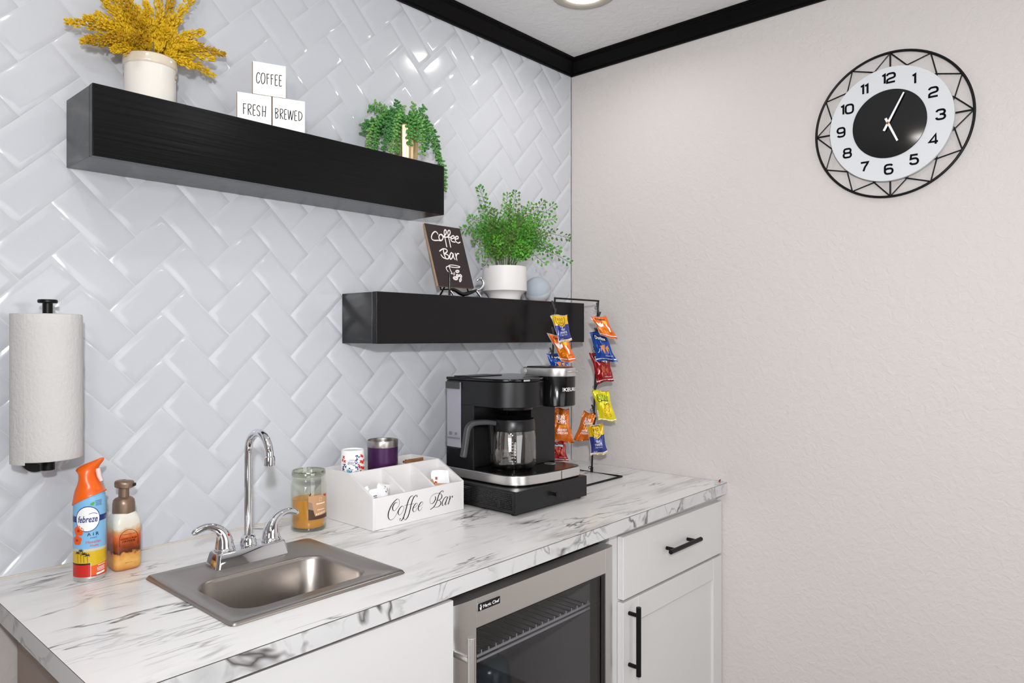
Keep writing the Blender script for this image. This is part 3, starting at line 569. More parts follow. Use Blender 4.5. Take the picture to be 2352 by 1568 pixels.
mb.box(x0 + fw + .008, x1 - fw + .006, yF, yF + .0195, z1 - fw, z1); mb.box(x0 + fw + .008, x1 - fw + .006, yF, yF + .0195, z0, z0 + fw)
d = mb.build('door', M['white_cab'], e, bevel=.0018)
MB().box(x0 + .05, x1 - .04, yF + .0085, yF + .0185, z0 + .05, z1 - .05).build('door_panel', M['white_cab'], d)
bar_pull('bar_handle', (-.5455, yF - .030, .667), (-.5455, yF - .030, .4865), [(-.5455, yF - .030, .6445), (-.5455, yF - .030, .509)], d, .0066)

e = empty('sink_cabinet', (-1.5, -.62, 0), 'white flat-fronted cabinet below the sink, left of the steel fridge', 'cabinet', 'base cabinets')
MB().box(-1.772, -1.2025, -.630, -.612, .09, .8625).build('front_panel', M['white_cab'], e, bevel=.0012)
MB().box(-1.770, -1.752, -.6115, -.004, .0, .8735).build('side_panel', M['cab_side'], e)
MB().box(-1.2215, -1.2035, -.6115, -.004, .0, .8735).build('side_panel', M['white_cab'], e)
MB().box(-1.7515, -1.222, -.555, -.54, 0, .09).build('toe_kick', M['void'], e)

# ------------------------------------------------------------------ under-counter fridge
e = empty('undercounter_fridge', (-.91, -.61, 0), 'stainless steel glass-door drinks fridge under the counter, between the white cabinets', 'fridge')
X0, X1 = -1.196, -.6285
mb = MB()
mb.box(X0 + .008, X0 + .03, -.575, -.03, .02, .842); mb.box(X1 - .03, X1 - .008, -.575, -.03, .02, .842)
mb.box(X0 + .03, X1 - .03, -.575, -.03, .812, .842); mb.box(X0 + .03, X1 - .03, -.575, -.03, .02, .12); mb.box(X0 + .03, X1 - .03, -.06, -.03, .12, .812)
mb.build('fridge_body', M['void'], e)
yD = -.618
def doorpoly(xa, xb, la, lb):
    pts = []
    if la: pts += [(xa, -.578), (xa, yD + .011), (xa + .004, yD + .0065), (xa + .012, yD + .003), (xa + .030, yD + .0005), (xa + .048, yD)]
    else: pts += [(xa, -.578), (xa, yD)]
    if lb: pts += [(xb - .022, yD), (xb - .012, yD + .002), (xb - .003, yD + .006), (xb, yD + .011), (xb, -.578)]
    else: pts += [(xb, yD), (xb, -.578)]
    return pts
mb = MB()
mb.prism(doorpoly(X0, -1.1275, True, False), .05, .843); mb.prism(doorpoly(-.670, X1, False, True), .05, .843)
mb.prism(doorpoly(-1.1272, -.6703, False, False), .7825, .843); mb.prism(doorpoly(-1.1272, -.6703, False, False), .05, .11)
d = mb.build('door_frame', M['fridgesteel'], e, bevel=.0008, sharp=25)
g = MB(); xa, xb, za, zb = -1.1268, -.6706, .1105, .782
for q in ((xa, xa + .004, za, zb), (xb - .013, xb, za, zb), (xa + .004, xb - .013, zb - .004, zb), (xa + .004, xb - .013, za, za + .004)): g.box(q[0], q[1], yD + .004, -.58, q[2], q[3])
g.build('door_gasket', M['blackgloss'], d)
MB().box(xa + .0042, xb - .0132, yD + .006, yD + .010, za + .0042, zb - .0042).build('glass_pane', M['fridgeglass'], d)
hx = -1.1835
bar_pull('door_handle', (hx, yD - .043, .7935), (hx, yD - .043, .16), [(hx, yD - .043, .748), (hx, yD - .043, .22)], d, .0088, 'fridgesteel', .046)
bd = MB(); bd.extrude([(x, yD - .0003, z) for x, z in rrect(-1.0925, .8235, .034, .0092, .003, 5)], (0, -.0018, 0), 0)
bd.extrude([(x, yD - .0019, z) for x, z in rrect(-1.0925, .8235, .0325, .0077, .0022, 5)], (0, -.0008, 0), 1)
fm = plane_map((-1.0925, yD - .0028, .8235), (1, 0, 0), (0, 0, 1))
text(bd, 'Magic Chef', .0055, -.0012, .048, .0088, fm, 2, .02)
disc(bd, -.0255, -.003, .0022, .0034, fm, 2); disc(bd, -.0255, .0022, .0013, .0016, fm, 2); ribbon(bd, [(-.0285, -.0005), (-.027, -.0022)], .0011, fm, 2); ribbon(bd, [(-.0222, .0012), (-.024, -.0014)], .0011, fm, 2); disc(bd, -.0255, .0042, .0018, .0011, fm, 2)
bd.build('name_badge', [M['silver'], M['blackgloss'], M['white']], d)
# wire shelf inside
mb = MB(); zs = .692
for yy, zz in ((-.565, zs), (-.565, zs - .011), (-.33, zs), (-.09, zs)): mb.tube([(X0 + .034, yy, zz), (X1 - .034, yy, zz)], .0030, 8)
for k in range(22):
    x = X0 + .045 + k * (X1 - X0 - .09) / 21
    mb.tube([(x, -.566, zs), (x, -.566, zs + .010)], .0014, 6)
    mb.tube([(x, -.562, zs), (x, -.557, zs + .001), (x, -.09, zs + .001)], .0012, 6, 1)
mb.build('wire_shelf', [mat('coated_wire', (215, 214, 212), .4), M['black']], e)
MB().box(X0 + .0305, X0 + .034, -.57, -.06, .12, .812).build('liner_side', mat('grey_fridge_liner', (132, 130, 128), .5), e)
MB().box(X1 - .034, X1 - .0305, -.57, -.06, .12, .812).build('liner_side', bpy.data.materials['grey_fridge_liner'], e)
# bottle standing in the fridge
jx, jy = -.905, -.44
e = empty('drink_jug', (jx, jy, .1205), 'dark teal drink jug standing inside the steel fridge', 'jug')
MB().lathe([(.001, .0), (.048, .0), (.053, .006), (.054, .02), (.054, .43), (.050, .455), (.040, .472), (.022, .482), (.021, .497), (.001, .498)], (jx, jy, .121), 40).build('jug_body', mat('dark_teal_plastic', (38, 66, 78), .22), e)
lm = MB(); fm = cyl_map(jx, jy, .054, radians(-72), .49)
for k in range(11): lm.add([fm(-.018, -.012 * k), fm(.016, -.012 * k), fm(.016, -.012 * k + .0042), fm(-.018, -.012 * k + .0042)], [(0, 1, 2, 3)])
lm.build('jug_label', M['white'], e)

# ------------------------------------------------------------------ paper towel on its wall holder
px, py = -1.741, -.085
e = empty('paper_towel_holder', (px, -.001, 1.12), 'black wall-mounted upright paper towel rod with a capped top', 'paper towel holder')
MB().tube([(px, py, 1.126), (px, py, 1.437)], .0085, 20).build('rod', M['black'], e)
MB().lathe([(.0005, 1.4375), (.0155, 1.4375), (.0165, 1.439), (.0165, 1.4425), (.0155, 1.4440), (.0005, 1.4445)], (px, py, 0), 32).build('top_cap', M['black'], e, sharp=30)
MB().lathe([(.0005, 1.122), (.0112, 1.122), (.012, 1.123), (.012, 1.1385), (.0112, 1.1395), (.0005, 1.1395)], (px, py, 0), 28).build('end_plug', M['black'], e, sharp=30)
MB().tube([(px, -.016, 1.133), (px, -.045, 1.133), (px, py + .006, 1.133)], .0065, 14).build('wall_arm', M['black'], e)
m2 = MB(); m2.tube([(px, -.0012, 1.133), (px, -.017, 1.133)], .024, 32); m2.build('wall_flange', M['black'], e, bevel=.002)
r = .0575
mb = MB(); z0, z1 = 1.144, 1.4165
prof = [(.019, z1), (r - .003, z1), (r - .0008, z1 - .001), (r, z1 - .004)] + [(r + .0004 * sin(k * 1.7), z1 - .004 - (z1 - z0 - .008) * k / 12) for k in range(1, 12)] + [(r, z0 + .004), (r - .0008, z0 + .001), (r - .003, z0), (.019, z0), (.019, z1)]
mb.lathe(prof, (px, py, 0), 72)
# loose sheet edge along the left
a0 = radians(-122 - 62)
pts = []
for k in range(9):
    a = a0 + radians(5.2 * k); q = r + .0008 + .0022 * max(0, 1 - k / 5)
    pts.append((px + q * cos(a), py + q * sin(a)))
lo = [[Vector((x, y, z)) for x, y in pts] for z in (z0 - .004, z0 + .09, z0 + .18, z1)]
li = [[Vector((px + (Vector((x - px, y - py)).length - .0012) / Vector((x - px, y - py)).length * (x - px), py + (Vector((x - px, y - py)).length - .0012) / Vector((x - px, y - py)).length * (y - py), z)) for x, y in reversed(pts)] for z in (z0 - .004, z0 + .09, z0 + .18, z1)]
mb.loft([a + b for a, b in zip(lo, li)])
t = mb.build('paper_towel_roll', M['paper'], origin=(px, py, z0), sharp=50)
tag(t, 'thick white embossed paper towel roll on the black wall rod', 'paper towel roll')

# ------------------------------------------------------------------ air freshener can
ax, ay = -1.680, -.120
e = empty('air_freshener_can', (ax, ay, .910), 'blue air freshener spray can with an orange trigger top, beside the soap pump', 'spray can')
sky = mat('sky_blue_print', (128, 184, 224), .25); navy = mat('navy_print', (22, 40, 110), .3); redp = mat('red_print', (196, 34, 22), .3)
orange = mat('orange_plastic', (232, 98, 12), .32, sss=.05); yell = mat('yellow_print', (214, 176, 28), .3); beige = mat('beige_print', (204, 196, 172), .3)
orangep = mat('orange_print', (228, 92, 30), .35); whitep = mat('white_print', (240, 240, 240), .35); greenp = mat('green_print', (70, 170, 70), .4)
coral = mat('coral_print', (214, 92, 74), .4); blackp = mat('dark_print', (24, 24, 40), .4)
CR = .0277
prof = [(.0240, 0), (.0262, .0015), (.0272, .005), (CR, .0065), (CR, .010), (CR, .012), (CR, .033), (CR, .036), (CR, .058), (CR, .063), (CR, .090), (CR, .11), (CR, .126), (CR, .133), (CR, .150), (.0266, .160), (.0235, .170), (.016, .176)]
zmi = {0: 1, 1: 1, 2: 1, 3: 1, 4: 2, 5: 2, 6: 3, 7: 4, 8: 5}
mb = MB(); mb.lathe(prof, (ax, ay, .910), 48, mfn=lambda i: zmi.get(i, 0), cap0=False)
mb.build('can_body', [sky, M['silver'], redp, blackp, yell, beige], e)
PH = radians(-109.5)
lb = MB(); fm = cyl_map(ax, ay, CR, PH, .910, .0003); fm2 = cyl_map(ax, ay, CR, PH, .910, .0006); fm3 = cyl_map(ax, ay, CR, PH, .910, .0009)
mats_l = [navy, whitep, blackp, redp, orangep, greenp, coral, yell]
patch(lb, [(-.044, .1135), (.044, .1135), (.044, .1245), (-.044, .1245)], fm, 0)
def ell_poly(cx, cy, rx, ry, n=28): return [(cx + rx * cos(2 * pi * k / n), cy + ry * sin(2 * pi * k / n)) for k in range(n)]
patch(lb, ell_poly(-.0025, .1195, .0212, .0242), fm2, 0, .004); patch(lb, ell_poly(-.0025, .1195, .0198, .0228), fm3, 1, .004)
fm4 = cyl_map(ax, ay, CR, PH, .910, .0012)
text(lb, 'febreze', -.0025, .1195, .033, .0125, fm4, 0, .015, .25)
ribbon(lb, [(.000, .1290), (.006, .1305), (.013, .1285)], .0009, fm4, 0)
text(lb, 'A I R', .0065, .0905, .020, .0062, fm3, 2, .01); text(lb, 'MIST', .0075, .0835, .0115, .0024, fm3, 2)
text(lb, 'Hawaiian', .0075, .0760, .0255, .0052, fm3, 6, .01); text(lb, 'Aloha', .0080, .0690, .0155, .0044, fm3, 6, .01)
for fx_, fz_, s_ in ((-.0185, .098, 1.0), (-.0215, .080, .95)):
    for k in range(5):
        a = radians(72 * k + 20); patch(lb, ell_poly(fx_ + .0052 * s_ * cos(a), fz_ + .0052 * s_ * sin(a), .0052 * s_, .0048 * s_, 14), fm3, 4, .004)
    patch(lb, ell_poly(fx_, fz_, .0028, .0028, 10), fm4, 3, .004)
patch(lb, [(.0015, .1455), (.004, .1500), (.0085, .1515), (.0085, .1475), (.006, .1445)], fm3, 5, .004)
for k, wd in enumerate((.012, .0115, .0105, .0115)): text(lb, ('100%', 'NATURAL', 'ODOR', 'FIGHTER')[k], .0165, .1525 - .0028 * k, wd, .0019, fm3, 2)
for (bx_, bz_) in ((-.020, .056), (-.014, .060), (-.009, .054), (-.003, .051)):                       # little palms
    for a in (20, 60, 110, 150, 200, 340): ribbon(lb, [(bx_, bz_), (bx_ + .0042 * cos(radians(a)), bz_ + .0036 * sin(radians(a)))], .0012, fm3, 2, straight=True)
    ribbon(lb, [(bx_, bz_), (bx_ + .0006, .038)], .0006, fm3, 2, straight=True)
patch(lb, [(.003, .012), (.040, .012), (.040, .040), (.003, .034)], fm, 4, .004); patch(lb, [(.003, .030), (.040, .034), (.040, .043), (.003, .037)], fm2, 7, .004)
ribbon(lb, [(.0025, .008), (.0025, .037)], .0007, fm3, 1, straight=True)
for k, (a, b) in enumerate(((.0225, .0300), (.021, .0255), (.021, .0228), (.0215, .0200))): patch(lb, [(a - .008, b - .0007), (a + .008, b + .0002), (a + .008, b + .0014), (a - .008, b + .0005)], fm3, 1, .004)
patch(lb, [(.012, .0122), (.029, .0140), (.029, .0175), (.012, .0157)], fm3, 1, .004)
lb.build('can_label', mats_l, e)
# trigger top: stacked oval sections, the nozzle pointing to the right
A_ = Vector((.670, -.742, 0)); B_ = Vector((.742, .670, 0))
sec = [(566, 166, 559, 1.0, 62), (548, 167, 558, 1.0, 55), (500, 182, 545, .98, 22), (470, 196, 530, .95, 0), (410, 222, 505, .88, 0), (360, 243, 474, .78, 0), (320, 250, 452, .70, 0), (285, 244, 448, .68, 0), (262, 222, 452, .66, 0), (245, 200, 458, .62, 0), (228, 204, 466, .58, 0), (200, 245, 486, .50, 0), (172, 310, 508, .42, 0), (148, 380, 532, .34, 0), (128, 440, 545, .28, 0), (110, 490, 549, .22, 0), (102, 508, 547, .14, 0)]
loops = []
for y, l, rr, dp, tl in sec:
    cxp = ((l + rr) / 2 - 366) * .000147; hw = (rr - l) / 2 * .000147; z = 1.1417 - (y - 100) * .0001665
    hd = min(hw * 1.0, .0290) if y > 400 else .0283 * dp
    loop = []
    for k in range(28):
        t = 2 * pi * k / 28
        p = A_ * (cxp + hw * cos(t)) + B_ * (hd * sin(t)); loop.append(Vector((ax, ay, z + tl * .00022 * cos(t))) + p)
    loops.append(loop)
MB().loft(loops).build('trigger_top', orange, e, sharp=60)
tg = MB()
tp = [(470, 225, .0042), (480, 270, .0045), (492, 320, .004), (520, 372, .003)]
tg.tube([Vector((ax, ay, 1.1417 - (b - 100) * .0001665)) + A_ * ((a - 366) * .000147) for a, b, _ in tp], [c for *_, c in tp], 12)
tg.build('trigger', mat('pale_trigger_plastic', (232, 205, 200), .35), e, sharp=60)

# ------------------------------------------------------------------ soap pump
sx, sy = -1.6125, -.1025
e = empty('soap_dispenser', (sx, sy, .910), 'square foaming hand soap bottle with a bronze pump and autumn picture', 'soap dispenser')
fall = ramp_z_mat('autumn_print', [(0.0, (196, 120, 44)), (.020, (226, 176, 96)), (.034, (206, 140, 66)), (.038, (72, 34, 22)), (.052, (150, 66, 26)), (.068, (206, 96, 40)), (.078, (206, 150, 96)), (.088, (216, 212, 196)), (.125, (228, 226, 220))], .3, .022, 85)
def sq(hw, r, z): return [Vector((x, y, .910 + z)) for x, y in rrect(sx, sy, hw, hw, r, 7)]
MB().loft([sq(.020, .010, .0005), sq(.0245, .0105, .004), sq(.0258, .011, .008), sq(.0258, .011, .092), sq(.0250, .0125, .100), sq(.0225, .015, .108), sq(.0198, .0175, .113), sq(.0188, .0187, .116)]).build('bottle', fall, e, sharp=60)
bronze = mat('bronze_plastic', (134, 112, 94), .36, .55)
MB().lathe([(.0005, .1115), (.0206, .1115), (.0208, .113), (.0203, .130), (.0190, .137), (.0160, .1405), (.0115, .1425), (.0102, .1430)], (sx, sy, .910), 40).build('collar', bronze, e, sharp=50)
MB().lathe([(.0098, .142), (.0098, .1655)], (sx, sy, .910), 28, cap1=True).build('pump_stem', bronze, e)
hd = MB(); a = radians(-40)
def hp(s, z):
    base = []
    for k in range(36):
        t = 2 * pi * k / 36; q = .0168 * s; x = q * cos(t); y = q * .92 * sin(t)
        if x > 0: x *= 1.12
        base.append(Vector((sx + x * cos(a) - y * sin(a), sy + x * sin(a) + y * cos(a), .910 + z + (.0012 if x < 0 else 0))))
    return base
hd.loft([hp(.92, .1612), hp(1.0, .1622), hp(1.03, .1690), hp(1.0, .1725), hp(.90, .1742), hp(.5, .1750)])
hd.box(-.0055, .006, -.0045, .0045, -.0025, .003, 1, Matrix.Translation((sx + .0158 * cos(a), sy + .0158 * sin(a), .910 + .1665)) @ Matrix.Rotation(a, 4, 'Z'))
hd.build('pump_head', [bronze, M['void']], e, sharp=45)
lb = MB(); fm = plane_map((sx, sy - .0258, .910), (1, 0, 0), (0, 0, 1), .0004)
ribbon(lb, [(-.017, .050), (-.017, .066), (-.012, .0765), (0, .0815), (.012, .0765), (.017, .066), (.017, .050)], .0007, fm, 0)
for cyy, wd, hh, s in ((.0725, .0235, .0014, 'FOAMING HAND SOAP'), (.0640, .0300, .0036, 'HONEYCRISP'), (.0590, .0235, .0034, 'HAYRIDE'), (.0520, .017, .0011, 'gentle foaming'), (.0495, .021, .0011, 'hand soap'), (.0470, .019, .0011, 'apple scent'), (.0165, .013, .0012, '8.75 fl oz')):
    if hh < .0012 or cyy < .02:
        if cyy < .02: lb.build('name_lettering', [M['ink']], e); lb = MB()
    text(lb, s, 0, cyy, wd, hh, fm, 0, .01)
lb.build('volume_lettering', [M['ink']], e)

# ------------------------------------------------------------------ candle jar
jx, jy = -1.1995, -.117
e = empty('candle_jar', (jx, jy, .910), 'glass jar of half-burned amber wax candle with a tan label', 'candle')
pro = [(.0005, .0006), (.036, .0006), (.0395, .002), (.0408, .006), (.0400, .010), (.0412, .0135), (.0418, .018), (.0420, .05), (.0420, .104), (.0410, .112), (.0385, .119), (.0380, .1235), (.0392, .128), (.0395, .133), (.0392, .139), (.0384, .1415), (.0370, .1418), (.0360, .140), (.0362, .132), (.0352, .124), (.0358, .118), (.0385, .110), (.0392, .104), (.0392, .02), (.037, .0085), (.0005, .0075)]
MB().lathe(pro, (jx, jy, .910), 56).build('glass_jar', glass('greenish_jar_glass', (252, 253, 250), 1.0, 0.02, 1.45, 0.045), e, sharp=60)
wax = mat('amber_wax', (198, 134, 18), .45, sss=.15)
MB().lathe([(.0005, .0085), (.0365, .0085), (.0386, .019), (.0388, .0735), (.0380, .0745), (.034, .0732), (.0005, .0728)], (jx, jy, .910), 48).build('wax', wax, e)
MB().tube([(jx + .002, jy, .9825), (jx + .003, jy - .001, .990), (jx + .0055, jy - .001, .994)], .0009, 8).build('wick', M['ink'], e)
rimg = glass('thick_jar_glass', (216, 218, 206), 1.0, 0.03, 1.5, 0.12)
for nm, pts_ in (('jar_lip', [(.0384, .1290), (.0398, .1315), (.0400, .1345), (.0396, .1390), (.0384, .1422), (.0366, .1420), (.0360, .1385)]), ('jar_foot', [(.030, .0003), (.0385, .0012), (.0412, .0050), (.0405, .0095)])):
    MB().lathe(pts_, (jx, jy, .910), 56).build(nm, rimg, e, sharp=60)
lb = MB(); fm = cyl_map(jx, jy, .0424, radians(-86), .910, .0002); fm2 = cyl_map(jx, jy, .0424, radians(-86), .910, .0005)
patch(lb, [(-.0275, .030), (.0275, .030), (.0275, .0865), (.010, .0865), (-.0275, .0865)], fm, 0, .004)
patch(lb, [(-.0275, .030), (.0275, .030), (.0275, .0405), (-.012, .0375), (-.016, .052), (-.0275, .056)], fm2, 1, .004)
patch(lb, [(-.0275, .056), (-.016, .052), (-.019, .070), (-.0275, .073)], fm2, 4, .004)
patch(lb, [(.010, .0865), (.023, .0865), (.023, .081), (.016, .0815)], fm2, 3, .003)
for a, b, wdt, th in ((.004, .0665, .026, .0016), (.004, .0520, .022, .0009)): patch(lb, [(a - wdt / 2, b - th), (a + wdt / 2, b - th), (a + wdt / 2, b + th), (a - wdt / 2, b + th)], fm2, 2, .004)
ringmark(lb, .002, .0765, .0052, .0042, .0006, fm2, 2, 4, pi / 4)
for k in range(6): patch(lb, [(-.010 + .0048 * k, .0395 + .0006 * k), (-.0068 + .0048 * k, .0398 + .0006 * k), (-.0068 + .0048 * k, .0438 + .0006 * k), (-.010 + .0048 * k, .0435 + .0006 * k)], fm2, 2, .003)
lb.build('jar_label', [mat('tan_label', (190, 146, 106), .5), mat('dark_brown_label', (70, 44, 30), .5), mat('cream_label_ink', (236, 214, 190), .5), mat('red_label_spot', (176, 40, 30), .5), mat('taupe_label', (150, 124, 108), .5)], e)

# ------------------------------------------------------------------ white coffee station organiser
ox0, ox1, oy0, oy1, oz = -1.113, -.812, -.2555, -.037, .9104
e = empty('coffee_organizer', ((ox0 + ox1) / 2, (oy0 + oy1) / 2, oz), 'white wooden coffee station box with sloped compartments and black script lettering', 'organizer')
T = .0062
def sidepoly(x): return [(x, oy0, oz), (x, oy0, .9872), (x, -.1585, 1.0358), (x, oy1, 1.0358), (x, oy1, oz)]
MB().extrude(sidepoly(ox0), (T, 0, 0)).build('side_panel', M['board'], e, bevel=.0006)
MB().extrude(sidepoly(ox1 - T), (T, 0, 0)).build('side_panel', M['board'], e, bevel=.0006)
MB().box(ox0 + T, ox1 - T, oy0, oy0 + T, oz, .9872).build('front_panel', M['board'], e, bevel=.0006)
MB().box(ox0 + T, ox1 - T, oy1 - T, oy1, oz, 1.0358).build('back_panel', M['board'], e)
MB().box(ox0 + T, ox1 - T, -.1585, -.1585 + T, oz + .005, 1.0358).build('middle_panel', M['board'], e, bevel=.0006)
MB().box(ox0 + T, ox1 - T, oy0 + T, oy1 - T, oz, oz + .005).build('bottom_panel', M['board'], e)
for xd in (-1.0085, -.9105):
    MB().extrude([(xd - T / 2, oy0 + T, oz + .005), (xd - T / 2, oy0 + T, .9862), (xd - T / 2, -.1587, 1.0345), (xd - T / 2, -.1587, oz + .005)], (T, 0, 0)).build('divider', M['board'], e, bevel=.0005)
MB().box(-.9105 - T / 2, -.9105 + T / 2, -.1585 + T, oy1 - T, oz + .005, 1.030).build('divider', M['board'], e)
lm = MB(); fm = plane_map((0, oy0, 0), (1, 0, 0), (0, 0, 1), .0004)
def pen(d, t):
    dn = max(0.0, -(d.x * .28 + d.y * .96)); return .00075 + .0021 * dn ** 1.6
for s in ORG_STROKES[:7]: ribbon(lm, s, pen, fm, 0, 8)
for q in ((ORG_STROKES[2][-1], .0014), (ORG_STROKES[3][0], .0016), (ORG_STROKES[3][-1], .0013)): disc(lm, q[0][0], q[0][1], q[1], q[1], fm)
lm.build('coffee_lettering', M['ink'], e)
lm = MB()
for s in ORG_STROKES[7:]: ribbon(lm, s, pen, fm, 0, 8)
for q in ((ORG_STROKES[8][0], .0015), (ORG_STROKES[10][-1], .0016)): disc(lm, q[0][0], q[0][1], q[1], q[1], fm)
lm.build('bar_lettering', M['ink'], e)

# cups and tumbler in the back-left compartment
cxx, cyy = -1.0585, -.098
cup_paper = mat('cup_paper', (240, 239, 238), .55)
def paper_cup(z, label, prints):
    e = empty('paper_cup', (cxx, cyy, z), label, 'paper cup', 'upside-down paper cups in the organiser')
    MB().lathe([(.0322, .0), (.0335, .0008), (.0338, .002), (.0332, .0034), (.0325, .0036), (.0288, .0945), (.0284, .0955), (.0272, .0955), (.0270, .0925), (.0005, .0922)], (cxx, cyy, z), 48).build('cup_wall', cup_paper, e, sharp=45)
    if not prints: return e
    lb = MB(); base = radians(-119)
    def fm(u, v, off=.0004):
        v = v * 1.12 + .012; rr = .0325 - (.0037) * (v - .0036) / .091 + off; a = base + u / .031
        return Vector((cxx + rr * cos(a), cyy + rr * sin(a), z + v))
    R3 = random.Random(4)
    for (u, v, s) in ((-.030, .060, 1), (-.026, .051, .9), (.022, .062, 1), (.028, .060, .8), (.020, .049, 1.1), (.027, .047, 1.2), (.014, .040, .8), (.020, .036, .9), (.026, .034, 1.1), (.031, .033, 1), (.033, .050, 1), (.018, .028, .9), (.025, .022, 1), (-.034, .053, .9)):
        s *= 1.25
        for rr in (.6, -.8): ribbon(lb, [(u - .0028 * s * cos(rr), v - .0028 * s * sin(rr)), (u + .0028 * s * cos(rr), v + .0028 * s * sin(rr))], .0022 * s, fm, 0, straight=True)
    for k in range(60):
        if k % 30 < 14: u, v = R3.uniform(.004, .015), R3.uniform(.034, .066)
        elif k % 30 < 24: u, v = R3.uniform(-.032, -.021), R3.uniform(.030, .046)
        else: u, v = R3.uniform(-.012, .012), R3.uniform(.026, .036)
        disc(lb, u, v, R3.uniform(.0012, .0024), R3.uniform(.0008, .0015), fm, 1, 10, R3.uniform(0, 3))
    for (u, v) in ((-.012, .026), (.004, .025), (-.026, .024), (-.015, .030)):
        for k in range(9): a = 2 * pi * k / 9; ribbon(lb, [(u, v), (u + .0055 * cos(a), v + .0055 * sin(a))], lambda d, t: .0022 * (1 - .6 * t), fm, 2 + k % 2, straight=True)
    text(lb, 'Dixie', -.006, .0455, .021, .010, fm, 1, .0, .3, pi)
    text(lb, 'everyday', -.006, .0555, .013, .002, fm, 0, 0, 0, pi)
    for rr, wdt in ((.0, .0165),): ribbon(lb, [(-.0135, .0525), (-.003, .0535), (.003, .0530)], .0007, fm, 1)
    lb.build('cup_print', [mat('cup_red', (206, 52, 30), .5), mat('cup_navy', (24, 34, 110), .5), mat('cup_teal', (60, 150, 170), .5), mat('cup_lightblue', (130, 180, 215), .5)], e)
    return e
paper_cup(.9875, 'patterned white paper cup upside down on top of its stack, left of the purple tumbler', True)
paper_cup(.9515, 'paper cup nested second in the upside-down stack beside the purple tumbler', False)
paper_cup(.9158, 'paper cup at the bottom of the upside-down stack beside the purple tumbler', False)
tx, ty = -.9605, -.097
e = empty('tumbler', (tx, ty, .9156), 'purple insulated tumbler with a bare steel rim standing in the white organiser', 'tumbler')
MB().lathe([(.0005, .0), (.034, .0), (.0355, .002), (.0395, .08), (.0402, .164)], (tx, ty, .9158), 56).build('tumbler_body', mat('purple_powder_coat', (66, 24, 74), .34, .3), e)
MB().lathe([(.0402, .1642), (.0405, .166), (.0406, .180), (.0400, .1822), (.0392, .1815), (.0385, .172), (.036, .10), (.031, .01), (.0005, .008)], (tx, ty, .9158), 56).build('steel_rim', M['steel'], e)

# sachets
def packet(name, c, X, Y, w, h, t, mats, label, cat, group, prints=None, seed=1):
    R4 = random.Random(seed); X = Vector(X).normalized(); Y = Vector(Y); Y = (Y - X * Y.dot(X)).normalized(); N = X.cross(Y)
    c = Vector(c); ph = [R4.uniform(0, 6) for _ in range(4)]
    def f(u, v, sgn):
        a = (u - .5) * w; b = (v - .5) * h
        p = t * (max(0, sin(pi * u)) ** .6) * (max(0, sin(pi * v)) ** .6) * sgn
        wv = .12 * t * 4 * sin(5 * u + ph[0]) * sin(4 * v + ph[1])
        return c + X * a + Y * b + N * (p / 2 + wv)
    mb = MB()
    for sgn in (1, -1):
        g = [[f(i / 8, j / 8, sgn) for i in range(9)] for j in range(9)]
        mb.loft(g, 0, False, False, False)
    fm = lambda u, v: f(.5 + u, .5 + v, 1) + N * .0005
    if prints: prints(mb, fm)
    o = mb.build(name, mats, None, origin=tuple(c - Vector((0, 0, h / 3))), fix=False, sharp=70)
    return tag(o, label, cat, group)
whitepk = mat('white_sachet', (242, 242, 244), .5); greyink = mat('grey_sachet_ink', (90, 88, 92), .6)
def pr_qr(mb, fm):
    for i in range(7): patch(mb, [(-.32, -.3 + .08 * i), (-.08, -.3 + .08 * i), (-.08, -.26 + .08 * i), (-.32, -.26 + .08 * i)], fm, 1, .2)
def pr_dots(mb, fm):
    for a, b in ((.1, .2), (.22, .3), (-.2, .25), (.3, .12), (0, .35), (-.1, .1), (.2, .05)): disc(mb, a, b, .045, .03, fm, 1, 8)
    for k in range(4): patch(mb, [(-.1, -.1 - .07 * k), (.3, -.1 - .07 * k), (.3, -.07 - .07 * k), (-.1, -.07 - .07 * k)], fm, 1, .2)
G1 = 'white sachets in the left compartment'
packet('creamer_sachet', (-1.073, -.224, .973), (1, -.25, .1), (.1, .3, 1), .042, .058, .010, [whitepk, greyink], 'white sachet with a grey striped block, front left in the organiser', 'sachet', G1, pr_qr, 1)
packet('creamer_sachet', (-1.040, -.205, .976), (.9, .1, -.3), (.25, .5, 1), .045, .062, .012, [whitepk, greyink], 'rumpled white sachet with dark specks, right of the striped one', 'sachet', G1, pr_dots, 2)
packet('creamer_sachet', (-1.086, -.192, .972), (.9, -.1, .3), (-.2, .4, 1), .038, .056, .010, [whitepk, greyink], 'white sachet leaning against the left wall of the organiser compartment', 'sachet', G1, pr_dots, 3)
tan = mat('tan_sachet', (196, 152, 116), .55); sred = mat('sachet_red', (196, 30, 34), .5)
def pr_red(mb, fm):
    disc(mb, -.24, .18, .075, .075, fm, 1, 4, .6); disc(mb, -.28, .0, .08, .08, fm, 1, 6, .3)
    text(mb, 'sweetener', .12, -.02, .42, .05, fm, 1); text(mb, 'granules', .12, -.12, .34, .05, fm, 1)
G2 = 'sachets in the right compartment'
packet('sugar_sachet', (-.876, -.205, .960), (.9, .2, .3), (-.1, .4, 1), .036, .060, .008, [tan], 'tan sugar sachet leaning left in the right compartment', 'sachet', G2, None, 5)
packet('sugar_sachet', (-.868, -.225, .955), (1, -.1, -.3), (.2, .3, 1), .045, .056, .008, [tan], 'tan sugar sachet low behind the front panel', 'sachet', G2, None, 6)
packet('sweetener_sachet', (-.848, -.203, .978), (1, -.5, -.06), (.05, .5, 1), .050, .072, .007, [whitepk, sred], 'white sweetener sachet with two red marks standing in the right compartment', 'sachet', G2, pr_red, 7)
brown = mat('brown_sachet', (132, 86, 44), .6)
